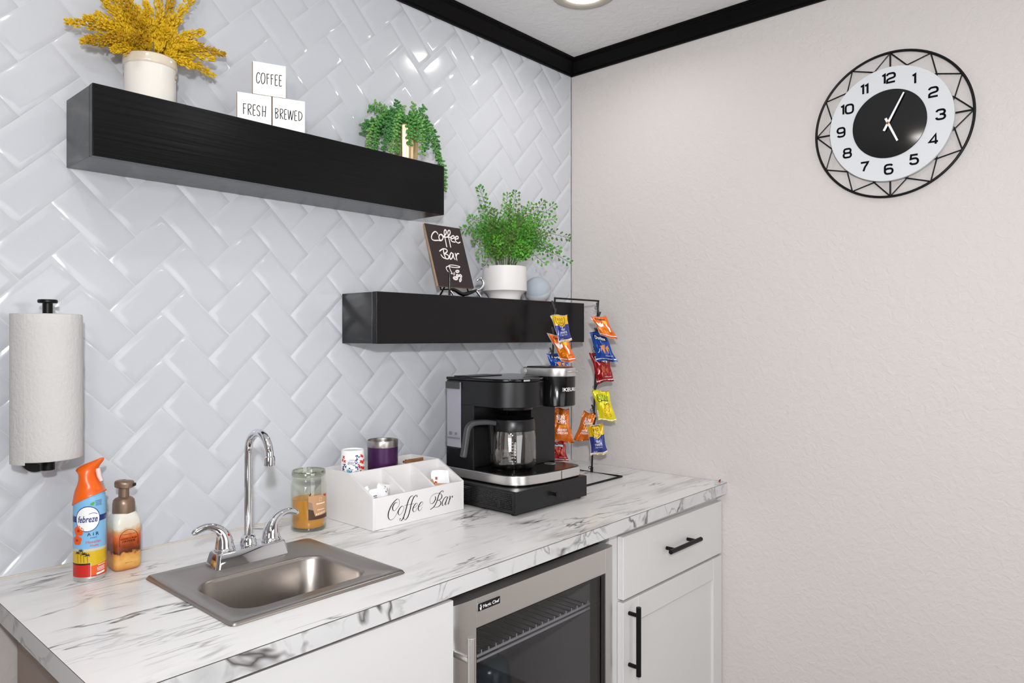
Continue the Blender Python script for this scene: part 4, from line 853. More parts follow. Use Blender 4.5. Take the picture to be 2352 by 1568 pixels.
for k in range(4):
    packet('brown_sugar_sachet', (-.873 + .012 * k, -.105 + .004 * k, 1.0 + .002 * (k % 2)), (.55, -.83, .05 * k), (0, .1, 1), .042, .060, .006, [brown],
           ('leftmost brown sachet', 'second brown sachet from the left', 'third brown sachet from the left', 'rightmost brown sachet')[k] + ' in the back compartment', 'sachet', 'brown sachets in the back compartment', None, 11 + k)

# ------------------------------------------------------------------ pod drawer under the coffee maker
dx0, dx1, dy0, dy1, dz0, dz1 = -.786, -.481, -.4215, -.105, .9175, .9750
e = empty('pod_drawer_stand', ((dx0 + dx1) / 2, (dy0 + dy1) / 2, .910), 'black pod drawer with mesh sides and a round knob under the coffee maker', 'drawer stand')
MB().box(dx0, dx1, dy0 + .003, dy1, dz1 - .003, dz1).build('top_plate', M['maker'], e, bevel=.001)
MB().box(dx0, dx1, dy0 + .006, dy1, dz0, dz0 + .003).build('bottom_plate', M['maker'], e)
MB().box(dx1 - .002, dx1, dy0 + .006, dy1, dz0 + .003, dz1 - .003).build('side_panel', M['maker'], e)
# perforated left side: a sheet with real round holes
mb = MB(); za, zb = dz0 + .003, dz1 - .003; ya, yb = dy0 + .006, dy1
pitch = .00475; ny = int((yb - ya - .016) / pitch); nz = int((zb - za - .008) / pitch); oy = ya + .008; ozz = za + ((zb - za) - nz * pitch) / 2
def yz(y, z): return Vector((dx0, y, z))
for (a, b, c, d2) in ((ya, oy, za, zb), (oy + ny * pitch, yb, za, zb), (oy, oy + ny * pitch, za, ozz), (oy, oy + ny * pitch, ozz + nz * pitch, zb)):
    mb.add([yz(a, c), yz(b, c), yz(b, d2), yz(a, d2)], [(0, 1, 2, 3)])
for i in range(ny):
    for k in range(nz):
        y, z = oy + i * pitch, ozz + k * pitch; h = pitch / 2; q = .0015
        o8 = [(0, 0), (h, 0), (2 * h, 0), (2 * h, h), (2 * h, 2 * h), (h, 2 * h), (0, 2 * h), (0, h)]
        i8 = [(h + q * cos(radians(225 + 45 * j)), h + q * sin(radians(225 + 45 * j))) for j in range(8)]
        vs = [yz(y + a, z + b) for a, b in o8] + [yz(y + a, z + b) for a, b in i8]
        if i in (9, 10) or i in (int(ny * .62), int(ny * .62) + 1): mb.add(vs[:8], [tuple(range(8))])
        else: mb.add(vs, [(j, (j + 1) % 8, 8 + (j + 1) % 8, 8 + j) for j in range(8)])
mb.build('perforated_side', M['maker'], e, fix=False, smooth=False)
d = MB().box(dx0 - .0005, dx1 + .0005, dy0, dy0 + .0055, dz0 - .0005, dz1 - .0005).build('drawer_front', M['maker'], e, bevel=.001)
kx = (dx0 + dx1) / 2
kb = MB(); kz = .9465
loops = [[Vector((kx + r * cos(2 * pi * j / 24), dy0 - yy, kz + r * sin(2 * pi * j / 24))) for j in range(24)] for r, yy in ((.0042, 0), (.0042, .008), (.0062, .0105), (.0078, .0125), (.0078, .0155), (.0066, .0172), (.002, .0176))]
kb.loft(loops).build('knob', M['blackgloss'], d, sharp=35)
for fx_ in (dx0 + .015, dx1 - .015):
    for fy_ in (dy0 + .02, dy1 - .02): MB().lathe([(.0005, .0002), (.007, .0002), (.008, .001), (.008, .0073)], (fx_, fy_, .910), 16).build('foot', M['black'], e)

# ------------------------------------------------------------------ coffee maker
mx0, mx1, myb = -.757, -.487, -.128
e = empty('coffee_maker', (-.62, -.27, dz1), 'black two-way coffee maker with a silver pod head and silver base band', 'coffee maker')
pxc, pyc, pr = -.540, -.359, .0530          # pod head axis
cxc, cyc = -.661, -.2965                    # carafe axis
def arc(cx, cy, r, a0, a1, n): return [(cx + r * cos(radians(a0 + (a1 - a0) * k / n)), cy + r * sin(radians(a0 + (a1 - a0) * k / n))) for k in range(n + 1)]
base = [(mx1 + .001, myb)] + [(mx0, myb)] + arc(mx0 + .062, -.340, .062, 180, 262, 12) + [(-.66, -.4105), (-.60, -.4155)] + arc(mx1 - .027, -.387, .028, 268, 360, 8)
MB().prism([(x, y) for x, y in base], .9785, 1.0035).build('base_band', M['silver'], e, bevel=.0015, sharp=30)
bi = [( -.622 + (x + .622) * .975, -.27 + (y + .27) * .975) for x, y in base]
mb = MB(); mb.prism(bi, .9755, .9783); mb.prism(bi, 1.0036, 1.0055)
mb.build('base_deck', M['blackgloss'], e, bevel=.0006)
MB().box(-.5905, -.5897, -.4166, -.4150, .979, 1.003).build('band_seam', M['void'], e)
MB().lathe([(.0005, 1.0068), (.058, 1.0068), (.066, 1.0064), (.069, 1.0057)], (cxc, cyc, 0), 48).build('warming_plate', M['blackgloss'], e)
MB().lathe([(.0005, 1.0062), (.006, 1.0062), (.016, 1.0066), (.017, 1.0057)], (pxc + .005, pyc + .03, 0), 28).build('drip_cover', M['silver'], e)
mb = MB(); Z0, Z1 = 1.0056, 1.1855
mb.prism([(mx0 + .0335, myb), (mx0, myb), (mx0, -.237), (mx0 + .008, -.237), (mx0 + .012, -.214), (-.5945, -.214), (-.5945, -.309), (mx1 + .0005, -.309), (mx1, myb)], Z0, Z1)
mb.build('rear_body', M['maker'], e, bevel=.0012, sharp=30)
blk = [(mx1, myb), (mx0, myb), (mx0, -.285)] + arc(mx0 + .094, -.289, .094, 182, 300, 20) + [(-.590, -.352), (mx1, -.335)]
MB().prism(blk, 1.1815, 1.2515).build('brew_housing', M['maker'], e, bevel=.002, sharp=30)
tl = [(x if x > -.7 else x - .0008, y) for x, y in blk]
mb = MB(); mb.prism([(-.622 + (x + .622) * 1.006, -.255 + (y + .255) * 1.006) for x, y in tl], 1.2520, 1.2600); mb.build('top_lid', M['blackgloss'], e, bevel=.0022, sharp=30)
MB().box(-.735, -.60, -.20, -.135, 1.2602, 1.2622).build('tank_lid', M['maker'], e, bevel=.001)
MB().box(-.712, -.688, -.3845, -.3815, 1.2535, 1.2585).build('lid_tab', M['silver'], e, bevel=.001)
MB().lathe([(.0005, 1.170), (.050, 1.170), (.058, 1.1725), (.061, 1.1813)], (cxc, cyc, 0), 44).build('brew_outlet', M['blackgloss'], e)
MB().lathe([(.0005, 1.1765), (.045, 1.1765), (pr - .002, 1.1780), (pr, 1.1800), (pr, 1.2605), (pr - .001, 1.2618), (.0005, 1.2618)], (pxc, pyc, 0), 64).build('pod_head', M['blackgloss'], e, sharp=40)
# silver lid yoke: a stadium running back to a hinge
def stad(r, yb, z): return [Vector((x, y, z)) for x, y in arc(pxc, pyc, r, 180, 360, 26) + arc(pxc + r - .017, yb, .017, 0, 90, 6) + arc(pxc - r + .017, yb, .017, 90, 180, 6)]
y_ = MB(); y_.loft([stad(pr + .0006, -.285, 1.2622), stad(pr + .0012, -.285, 1.2640), stad(pr + .0012, -.285, 1.2840), stad(pr - .0005, -.285, 1.2862)])
yo = y_.build('lid_yoke', M['silver'], e, sharp=30)
y_ = MB(); y_.loft([stad(pr - .006, -.292, 1.2864), stad(pr - .007, -.292, 1.2885), stad(pr - .012, -.295, 1.2893)]); y_.build('lid_top', M['blackgloss'], e, sharp=30)
y_ = MB(); y_.tube([(pxc - pr - .0022, -.279, 1.2735), (pxc - pr + .002, -.279, 1.2735)], .0112, 32); y_.tube([(pxc - pr - .0030, -.279, 1.2735), (pxc - pr, -.279, 1.2735)], .0072, 28); y_.build('hinge_button', M['silver'], yo, bevel=.0008)
y_ = MB(); y_.tube(smooth_path([(pxc - .020, pyc - pr - .000, 1.2750), (pxc - .013, pyc - pr - .008, 1.2762), (pxc, pyc - pr - .0125, 1.2768), (pxc + .013, pyc - pr - .008, 1.2762), (pxc + .020, pyc - pr, 1.2750)], 5), .0042, 12, flat=.6); y_.build('lift_handle', M['silver'], yo)
# name on the pod head
lm = MB(); fm = cyl_map(pxc, pyc, pr, radians(-91), 1.2255, .0003)
text(lm, 'KEURIG', .002, 0, .058, .0102, fm, 0, .02)
for k in range(3): disc(lm, -.0298, -.0038 + .0038 * k, .0011, .0011, fm, 0, 8)
lm.build('name_lettering', M['white'], e)
# water tank at the back left
tk = MB(); x_ = mx0 - .0006
tp = rrect(-.1595, 1.1535, .0300, .0955, .006, 5)
tk.loft([[Vector((x_, y, z)) for y, z in tp], [Vector((x_ - .0055, y, z)) for y, z in rrect(-.1595, 1.1535, .0295, .095, .006, 5)]])
tank = tk.build('water_tank', M['tank'], e, bevel=.001)
MB().box(x_ - .0004, x_ + .0002, -.188, -.131, 1.062, 1.246).build('tank_backing', mat('grey_tank_back', (176, 174, 180), .4), tank)
MB().box(x_ - .0062, x_ - .0056, -.188, -.131, 1.2275, 1.2465).build('tank_band', M['darkgrey'], tank)
tb = MB(); tb.box(x_ - .0066, x_ - .0056, -.189, -.130, 1.0870, 1.0900)
for yy, rr in ((-.150, .005), (-.172, .0035)): tb.tube([(x_ - .0064, yy, 1.101), (x_ - .0045, yy, 1.101)], rr, 14)
tb.build('tank_valve', mat('grey_valve', (112, 111, 116), .4), tank)

# ------------------------------------------------------------------ carafe
e = empty('coffee_carafe', (cxc, cyc, 1.007), 'empty glass coffee carafe with a black lid and grey handle on the warming plate', 'carafe')
gp_ = [(.0005, 1.0075), (.052, 1.0075), (.060, 1.0105), (.0655, 1.018), (.0668, 1.030), (.0668, 1.070), (.0660, 1.095), (.0635, 1.112), (.0605, 1.1195)]
MB().lathe(gp_ + [(r - .0022, z + (.0022 if i == len(gp_) - 1 or i > 2 else .0026)) for i, (r, z) in reversed(list(enumerate(gp_)))][1:], (cxc, cyc, 0), 64).build('glass_body', M['carafeglass'], e, sharp=60)
MB().lathe([(.0610, 1.1135), (.0642, 1.1140), (.0645, 1.1165), (.0632, 1.1385), (.0600, 1.1455), (.045, 1.1490), (.018, 1.1500), (.015, 1.153), (.0005, 1.1535)], (cxc, cyc, 0), 56).build('lid_collar', M['maker'], e, sharp=50)
hdir = Vector((-.972, .235, 0)); sd = Vector((.235, .972, 0))
def hp_(d, z): return Vector((cxc, cyc, z)) + hdir * d
path = smooth_path([hp_(.058, 1.1350), hp_(.085, 1.1395), hp_(.118, 1.1405), hp_(.136, 1.1370), hp_(.147, 1.1250), hp_(.152, 1.100), hp_(.157, 1.070), hp_(.161, 1.0500)], 6)
hm = MB(); loops = []
for i, p in enumerate(path):
    t = (path[min(i + 1, len(path) - 1)] - path[max(i - 1, 0)]).normalized(); n = t.cross(sd).normalized()
    k = i / (len(path) - 1); hw = .0095 if k > .4 else .012 - .006 * k; th = .0072
    if i == len(path) - 1: hw *= .7; th *= .6
    loops.append([p + sd * (hw * (abs(cos(a)) ** .5) * (1 if cos(a) > 0 else -1)) + n * (th * (abs(sin(a)) ** .6) * (1 if sin(a) > 0 else -1)) for a in [2 * pi * j / 20 for j in range(20)]])
hm.loft(loops).build('handle', M['darkgrey'], e, sharp=60)
hs = MB(); hs.loft([[hp_(.0668, 1.128) + sd * .006, hp_(.0668, 1.128) - sd * .006, hp_(.078, 1.134) - sd * .006, hp_(.078, 1.134) + sd * .006], [hp_(.0672, 1.050) + sd * .005, hp_(.0672, 1.050) - sd * .005, hp_(.0740, 1.052) - sd * .005, hp_(.0740, 1.052) + sd * .005]]).build('handle_bracket', M['maker'], e, bevel=.001)
lm = MB(); fm = cyl_map(cxc, cyc, .0668, radians(-141), 0, .0004)
for k in range(7):
    z = 1.036 + .0085 * k; ribbon(lm, [(-.006, z), (.006, z)], .0009, fm, straight=True, caps=0); disc(lm, .0105, z - .001, .0012, .0014, fm, 0, 8)
    ribbon(lm, [(-.006, z + .004), (-.001, z + .004)], .0007, fm, straight=True, caps=0)
lm.build('cup_marks', mat('pale_glass_print', (206, 206, 206), .4), e)

# ------------------------------------------------------------------ wire snack rack
rl_t, rl_b, rr_t, rr_b = Vector((-.3665, -.213, 1.4975)), Vector((-.400, -.213, .9135)), Vector((-.128, -.213, 1.4975)), Vector((-.1665, -.213, .9135))
e = empty('snack_rack', (-.27, -.213, .910), 'black wire countertop snack rack with two clip posts in the corner', 'snack rack')
mb = MB(); c4 = [(-.158, -.328), (-.158, -.100), (-.410, -.100), (-.410, -.328)]
mb.tube(smooth_path([(x, y, .9135) for x, y in c4], 1), .0033, 10, closed=True)
mb.build('base_frame', M['black'], e)
MB().tube([rl_b + Vector((0, 0, -.0002)), rl_t], .0030, 10).build('post', M['black'], e)
MB().tube([rr_b + Vector((0, 0, -.0002)), rr_t], .0030, 10).build('post', M['black'], e)
MB().tube([rl_t + Vector((-.002, 0, 0)), rr_t + Vector((.002, 0, 0))], .0030, 10).build('top_bar', M['black'], e)
MB().tube([(-.1665, -.213, .9138), (-.1655, -.213, .932)], .0048, 10).build('post_socket', M['black'], e)
RGT = Vector((.62, -.78, 0))
def clip(p, lean, flip=1):
    """small black spring clip hanging on the post"""
    p = Vector(p); m_ = MB(); L = Vector((sin(lean), 0, cos(lean))); up = (RGT * L.x + Vector((0, 0, 1)) * L.z).normalized(); out = Vector((-.78, -.62, 0))
    for s_ in (-1, 1):
        a = p + out * (.0022 * s_); b = p + up * .026 + out * (.0052 * s_)
        m_.loft([[a + RGT * .0026 - up * .009, a - RGT * .0026 - up * .009, a - RGT * .0026 - up * .009 + out * .0016 * s_, a + RGT * .0026 - up * .009 + out * .0016 * s_],
                 [b + RGT * .0030, b - RGT * .0030, b - RGT * .0030 + out * .0016 * s_, b + RGT * .0030 + out * .0016 * s_]])
    m_.tube([p - out * .004 + up * .010, p + out * .004 + up * .010], .0022, 10)
    q = p + up * .008 - RGT * .006 * flip
    m_.tube([q + (RGT * cos(a) + Vector((0, 0, 1)) * sin(a)) * .0042 for a in [2 * pi * k / 14 for k in range(14)]], .0008, 6, closed=True)
    return m_.build('clip', M['black'], e)
def on_post(t, b, z): k = (z - b.z) / (t.z - b.z); return b + (t - b) * k
OUT = Vector((-.78, -.62, 0)) * .008
for z, ln in ((1.4650, -.15), (1.4350, .35), (1.3800, -.3), (1.3180, -.35), (1.1950, .35), (1.1180, -.3), (1.0750, .25)): clip(on_post(rr_t, rr_b, z) + OUT, ln)
for z, ln in ((1.4640, -.3), (1.4380, .2), (1.3800, -.2), (1.3150, -.35), (1.1450, .2), (1.0430, -.2)): clip(on_post(rl_t, rl_b, z) + OUT, ln)
m_ = MB(); m_.tube([Vector((-.1665, -.213, .930)) + (RGT * (-.006 + .0042 * cos(a)) + Vector((0, 0, .0042 * sin(a)))) for a in [2 * pi * k / 14 for k in range(14)]], .0012, 6, closed=True); m_.build('hook_ring', M['black'], e)

# ------------------------------------------------------------------ snack bags
def foil(name, c, rough=.28): return mat(name, c, rough, .2, spec=.7, bump=((55, 55, 40), 3, .6, .004))
FO = {'orange': foil('orange_foil', (236, 108, 14)), 'blue': foil('blue_foil', (14, 66, 150)), 'red': foil('red_foil', (146, 12, 20)), 'yellow': foil('yellow_foil', (228, 214, 10)),
      'gold': foil('golden_foil', (232, 186, 14)), 'navy': foil('navy_foil', (44, 56, 130)), 'brown': foil('orange_brown_foil', (204, 100, 16)), 'silver': foil('silver_foil', (214, 214, 218)),
      'white': mat('white_pack_print', (242, 242, 242), .35), 'black': mat('black_pack_print', (18, 18, 20), .35), 'chip': mat('corn_chip_print', (226, 146, 52), .45, vary=((220, 220, 220), (196, 104, 32), .35, .7)),
      'green': mat('green_pack_print', (98, 172, 36), .4), 'lemon': mat('warm_yellow_print', (246, 190, 40), .4), 'darkchip': mat('baked_chip_print', (190, 88, 40), .45, vary=((200, 200, 200), (140, 56, 26), .35, .7))}
NB = Vector((-.78, -.62, 0)).normalized()
def bag(key, name, label, cat_w, front, art, thick=.022, twist=0.0, seed=0, zoff=0.0):
    TL, TR, BR, BL = [Vector(p) for p in BAGQ[key]]
    R5 = random.Random(seed); ph = [R5.uniform(0, 6.28) for _ in range(6)]
    wvec = (TR - TL).normalized()
    def f(u, v, sgn=1, off=0.0):
        ue = .5 + (u - .5) * (1 - .13 * sin(pi * v) + .05 * v + .03 * sin(11 * v + ph[4]))
        ve = v + .028 * sin(6.5 * u + ph[5]) * (abs(2 * v - 1) ** 3)
        p = TL.lerp(TR, ue).lerp(BL.lerp(BR, ue), ve)
        vv = min(max((v - .06) / .88, 0), 1)
        pin = 1 - .16 * (1 - v) ** 3 * 0
        t = thick * (max(0, sin(pi * u)) ** .55) * (max(0, sin(pi * vv)) ** .5)
        wr = .0022 * sin(9 * u + ph[0] + 4 * v) * sin(pi * u) + .0016 * sin(13 * v + ph[1] - 7 * u) * sin(pi * u) + .0009 * sin(23 * u + ph[3] + 9 * v)
        edge = (1 - sin(pi * vv)) * .0042 * sin(7.5 * u + ph[2] + 3 * (v > .5))
        tw = twist * (u - .5)
        return p + NB * (sgn * t / 2 + wr + edge + tw + off)
    NU, NV = 22, 30; mb = MB(); mats = [FO['silver']] + [FO[k] for k in front]
    for sgn in (1, -1):
        vs = [f(i / NU, j / NV, sgn) for j in range(NV + 1) for i in range(NU + 1)]
        k = len(mb.v); mb.v += vs
        for j in range(NV):
            for i in range(NU):
                a = j * (NU + 1) + i
                mb.f.append([k + a, k + a + 1, k + a + NU + 2, k + a + NU + 1])
                u, v = (i + .5) / NU, (j + .5) / NV
                mi = art['zone'](u, v) if sgn > 0 else 1
                if art.get('back') and (sgn < 0): mi = 0
                if u < .05 and art.get('back'): mi = 0
                mb.m.append(mi)
    fm = lambda a, b: f(.5 + a, .5 - b, 1, .0007)
    fm2 = lambda a, b: f(.5 + a, .5 - b, 1, .0012)
    art['draw'](mb, fm, fm2)
    c = (TL + TR) / 2
    o = mb.build(name, mats, None, origin=tuple(c + Vector((0, 0, zoff))), fix=False, sharp=75)
    return tag(o, label, 'snack bag', 'snack bags clipped to the wire rack')
def band(mb, fm, b0, b1, mi, a0=-.49, a1=.49): patch(mb, [(a0, b0), (a1, b0), (a1, b1), (a0, b1)], fm, mi, .12)
# pretzels: gold above, navy below
def pretzel(top):
    def draw(mb, fm, fm2):
        patch(mb, [(-.30, .40), (.34, .40), (.36, .22), (.22, .08), (.04, .04), (-.16, .10), (-.29, .22)], fm, 1, .1)
        ribbon(mb, [(-.24, .42), (-.27, .28), (-.20, .16), (.02, .09), (.22, .15), (.30, .28), (.28, .42)] + ([(.1, .46), (-.1, .46)] if not top else []), .022, fm2, 3, closed=not top)
        text(mb, 'ROLD', .01, .33, .36, .10, fm2, 3, .01); text(mb, 'GOLD', .02, .20, .36, .10, fm2, 3, .01)
        text(mb, 'TINY', .05, -.06, .28, .075, fm2, 4, .015); text(mb, 'TWISTS', .05, -.16, .48, .075, fm2, 4, .015); text(mb, 'PRETZELS', .05, -.25, .42, .035, fm2, 4)
        text(mb, 'net wt', -.2, -.38, .22, .03, fm2, 4); band(mb, fm, -.45, -.415, 4)
    return {'zone': lambda u, v: 1 if (v < 11 / 30 or v > 28 / 30) else 2, 'draw': draw, 'back': True}
def cheese(mb, fm, fm2):
    patch(mb, [(-.36, .22), (-.22, .14), (-.10, .22), (-.06, .12), (.06, .20), (.02, .04), (-.08, .02), (-.16, -.06), (-.30, .0), (-.36, .10)], fm, 2, .1)
    patch(mb, [(.16, .10), (.26, .16), (.30, .04), (.36, -.04), (.28, -.20), (.22, -.22), (.24, -.06)], fm, 2, .1)
    patch(mb, [(.10, .26), (.22, .32), (.34, .24), (.34, .14), (.22, .10), (.12, .16)], fm, 4, .1)
    for q in ([(-.30, -.12), (-.16, -.05), (.0, -.10), (.10, -.20)], [(-.22, -.26), (-.06, -.20), (.08, -.30)]): ribbon(mb, q, .085, fm, 4, 6); ribbon(mb, q, .05, fm2, 1, 6)
    text(mb, 'Cheetos', .0, .36, .56, .10, fm2, 3, .03, .2, -.08); text(mb, 'CRUNCHY', .3, -.24, .24, .03, fm2, 3); band(mb, fm, -.40, -.365, 2)
def corn(mb, fm, fm2):
    patch(mb, [(-.36, .42), (.40, .36), (.36, .20), (-.30, .26)], fm, 3, .12)
    text(mb, 'Doritos', .02, .31, .60, .12, fm2, 2, .02, 0, -.07)
    patch(mb, [(-.14, .04), (.16, .08), (.05, -.24)], fm2, 4, .1); patch(mb, [(.15, -.02), (.34, .06), (.26, -.24), (.19, -.12)], fm2, 4, .1)
    ribbon(mb, [(-.34, -.20), (-.26, -.16), (-.2, -.06)], .022, fm2, 2); text(mb, 'TORTILLA CHIPS', .22, -.31, .40, .035, fm2, 2); band(mb, fm, -.44, -.405, 2)
def rings(mb, fm, fm2):
    text(mb, 'FUNYUNS', .02, .30, .66, .18, fm, 3, .035, 0, -.06, .05); text(mb, 'FUNYUNS', .02, .30, .64, .165, fm2, 4, .0, 0, -.06, .05)
    ribbon(mb, [(-.34, .24), (-.30, .17), (-.2, .14), (-.05, .19), (.30, .16)], .026, fm2, 3); ribbon(mb, [(.02, .08), (.10, .03), (.2, .08)], .022, fm2, 3); text(mb, 'ONION', .27, .075, .2, .05, fm2, 3)
    for a, b, s_ in ((.0, -.12, .07), (.20, -.12, .08), (.32, .0, .05), (-.05, -.28, .06), (.24, -.30, .05), (.08, -.02, .03)): ringmark(mb, a, b, s_, s_ * .8, .022, fm2, 5, 16)
    band(mb, fm, -.475, -.45, 2); band(mb, fm, -.36, -.14, 2, -.49, -.42)
def sun(mb, fm, fm2):
    text(mb, 'SUN', -.02, .24, .46, .13, fm2, 2, .02, 0, -.08); text(mb, 'CHIPS', .02, .11, .56, .12, fm2, 2, .02, 0, -.08)
    for k in range(6): a = radians(20 + 24 * k); ribbon(mb, [(.06 + .24 * cos(a), .26 + .12 * sin(a)), (.06 + .34 * cos(a), .26 + .18 * sin(a))], .02, fm2, 3, straight=True)
    text(mb, 'minis', .06, -.02, .40, .09, fm2, 3, .015); text(mb, 'HARVEST', .04, -.14, .52, .07, fm2, 2, .015); text(mb, 'CHEDDAR', .04, -.23, .56, .07, fm2, 2, .015)
one = lambda u, v: 1
A_pz, A_ch = pretzel(True), {'zone': one, 'draw': cheese, 'back': True}
A_db = {'zone': one, 'draw': corn}; A_rg = {'zone': one, 'draw': rings}; A_sn = {'zone': lambda u, v: 1, 'draw': sun}
bag('L1', 'pretzel_bag', 'gold and navy pretzel bag clipped topmost on the left post in front of the shelf', 'snack bag', ['gold', 'navy', 'black', 'white'], pretzel(True), .026, -.014, 1)
bag('L2', 'cheese_puff_bag', 'orange and white bag on the left post, just below the navy pretzel bag', 'snack bag', ['orange', 'white', 'black', 'lemon'], A_ch, .024, .01, 2)
bag('L3', 'corn_chip_bag', 'blue bag peeking out above the silver coffee maker lid', 'snack bag', ['blue', 'white', 'black', 'chip'], A_db, .012, 0, 3)
bag('L4', 'whole_grain_chip_bag', 'bright orange bag with white lettering right beside the coffee maker body', 'snack bag', ['brown', 'white', 'lemon'], A_sn, .018, 0, 4)
bag('L5', 'corn_chip_bag', 'red bag lowest on the left post beside the coffee maker base', 'snack bag', ['red', 'white', 'black', 'darkchip'], A_db, .012, 0, 5)
bag('R1', 'cheese_puff_bag', 'orange and white bag topmost on the right post beside the wall', 'snack bag', ['orange', 'white', 'black', 'lemon'], A_ch, .030, -.012, 6)
bag('R2', 'corn_chip_bag', 'blue bag with two orange chips, second from top on the right post', 'snack bag', ['blue', 'white', 'black', 'chip'], A_db, .026, .006, 7)
bag('R3', 'corn_chip_bag', 'dark red bag hanging below the blue bag on the right post', 'snack bag', ['red', 'white', 'black', 'darkchip'], A_db, .022, -.006, 8)
bag('R4', 'onion_ring_bag', 'lemon yellow bag with green lettering halfway down the right post', 'snack bag', ['yellow', 'white', 'black', 'green', 'chip'], A_rg, .036, 0, 9)
bag('R5', 'whole_grain_chip_bag', 'orange-brown bag turned sideways behind the lowest gold and navy bag', 'snack bag', ['brown', 'white', 'lemon'], A_sn, .014, .012, 10)
bag('R6', 'pretzel_bag', 'gold and navy pretzel bag lowest on the right post', 'snack bag', ['gold', 'navy', 'black', 'white'], pretzel(False), .026, .008, 11)
m_ = MB(); m_.box(-.006, .002, -.0025, .0025, .0, .004, 0, Matrix.Translation((-.0075, -.600, .9102)) @ Matrix.Rotation(.5, 4, 'Z')); m_.tube([(-.010, -.600, .914), (-.006, -.602, .917)], .0016, 8)
tag(m_.build('plastic_scrap', mat('dark_red_scrap', (120, 24, 28), .5), origin=(-.008, -.6, .9102)), 'tiny dark red scrap at the right end of the counter against the wall', 'scrap')

# ------------------------------------------------------------------ potted yellow plumes on the upper shelf
SH1, SH2 = 1.8537, 1.4912
wx, wy = -1.5535, -.0815
e = empty('potted_yellow_plumes', (wx, wy, SH1), 'cream stoneware crock filled with mustard yellow feathery plumes', 'potted plant')
cream = mat('cream_glaze', (226, 222, 214), .14, coat=.3); band_ = mat('oatmeal_glaze', (214, 203, 184), .16, coat=.3); rimb = mat('brown_rim_glaze', (176, 130, 92), .3)
MB().lathe([(.0005, .0), (.0455, .0), (.0478, .002), (.0485, .008), (.0492, .072), (.0496, .0775)], (wx, wy, SH1), 64).build('pot_body', cream, e, sharp=50)
MB().lathe([(.0496, .0776), (.0514, .0800), (.0520, .084), (.0519, .0945), (.0510, .0975)], (wx, wy, SH1), 64).build('pot_rim_band', band_, e, sharp=50)
MB().lathe([(.0510, .0976), (.0498, .0992), (.0478, .0990), (.0468, .096), (.046, .06), (.0005, .055)], (wx, wy, SH1), 64).build('pot_lip', [rimb], e, sharp=50)
for a in (radians(142), radians(-38)):
    c = Vector((wx + .0502 * cos(a), wy + .0502 * sin(a), SH1 + .064))
    MB().ell(c, ((.003 * cos(a), .003 * sin(a), 0), (-.004 * sin(a), .004 * cos(a), 0), (0, 0, .006)), 10, 6).build('pot_lug', mat('dark_lug', (150, 138, 124), .4) if 'dark_lug' not in bpy.data.materials else bpy.data.materials['dark_lug'], e)
MB().lathe([(.0458, .080), (.02, .084), (.0005, .085)], (wx, wy, SH1), 32, cap1=True).build('filler', mat('brown_filler', (96, 74, 30), .9), e)
plume_m = [mat('mustard_plume', (214, 174, 8), .7), mat('deep_mustard_plume', (190, 148, 6), .75)]
def plume(tip, k):
    R6 = random.Random(100 + k); tip = Vector(tip); d0 = Vector((tip.x - wx, tip.y - wy, 0))
    b = Vector((wx, wy, SH1 + .086)) + d0.normalized() * R6.uniform(.006, .026)
    mid = b.lerp(tip, .5) + Vector((0, 0, .16 * d0.length + .004)) - d0 * .06
    path = smooth_path([b, b.lerp(mid, .5) + Vector((0, 0, .004)), mid, tip], 9)
    n = len(path); L = sum((path[i + 1] - path[i]).length for i in range(n - 1))
    mb = MB(); mb.tube(path, [.0022 * (1 - .6 * i / n) for i in range(n)], 5)
    def seed(p, d, s):
        d = d.normalized(); u = d.cross(Vector((R6.uniform(-1, 1), R6.uniform(-1, 1), R6.uniform(-1, 1)))).normalized(); v = d.cross(u)
        l = .0092 * s; w_ = .0029 * s
        q = p + d * l * .42
        mb.add([p, q + u * w_, q + v * w_ * .6, q - u * w_, q - v * w_ * .6, p + d * l], [(0, 2, 1), (0, 3, 2), (0, 4, 3), (0, 1, 4), (5, 1, 2), (5, 2, 3), (5, 3, 4), (5, 4, 1)])
    cnt = int(170 + 1300 * L)
    for i in range(cnt):
        f = .24 + .76 * R6.random() ** .95; q = f * (n - 1); a = min(int(q), n - 2); p = path[a].lerp(path[a + 1], q - a); t = (path[a + 1] - path[a]).normalized()
        rad = Vector((R6.gauss(0, 1), R6.gauss(0, 1), R6.gauss(0, 1))); rad = (rad - t * rad.dot(t)).normalized()
        env = .0200 * (1 - f) ** .6 * min(1, (f - .2) * 2.6) + .0012
        h = R6.random() ** .7 * env
        seed(p + rad * h + t * h * .9, t * 1.0 + rad * R6.uniform(.25, .75), R6.uniform(.8, 1.3) * (1.1 - .35 * f))
    mb.build('plume', plume_m[k % 4 == 3], e, fix=False, smooth=False)
for k, t in enumerate(PLUME_TIPS): plume(t, k)

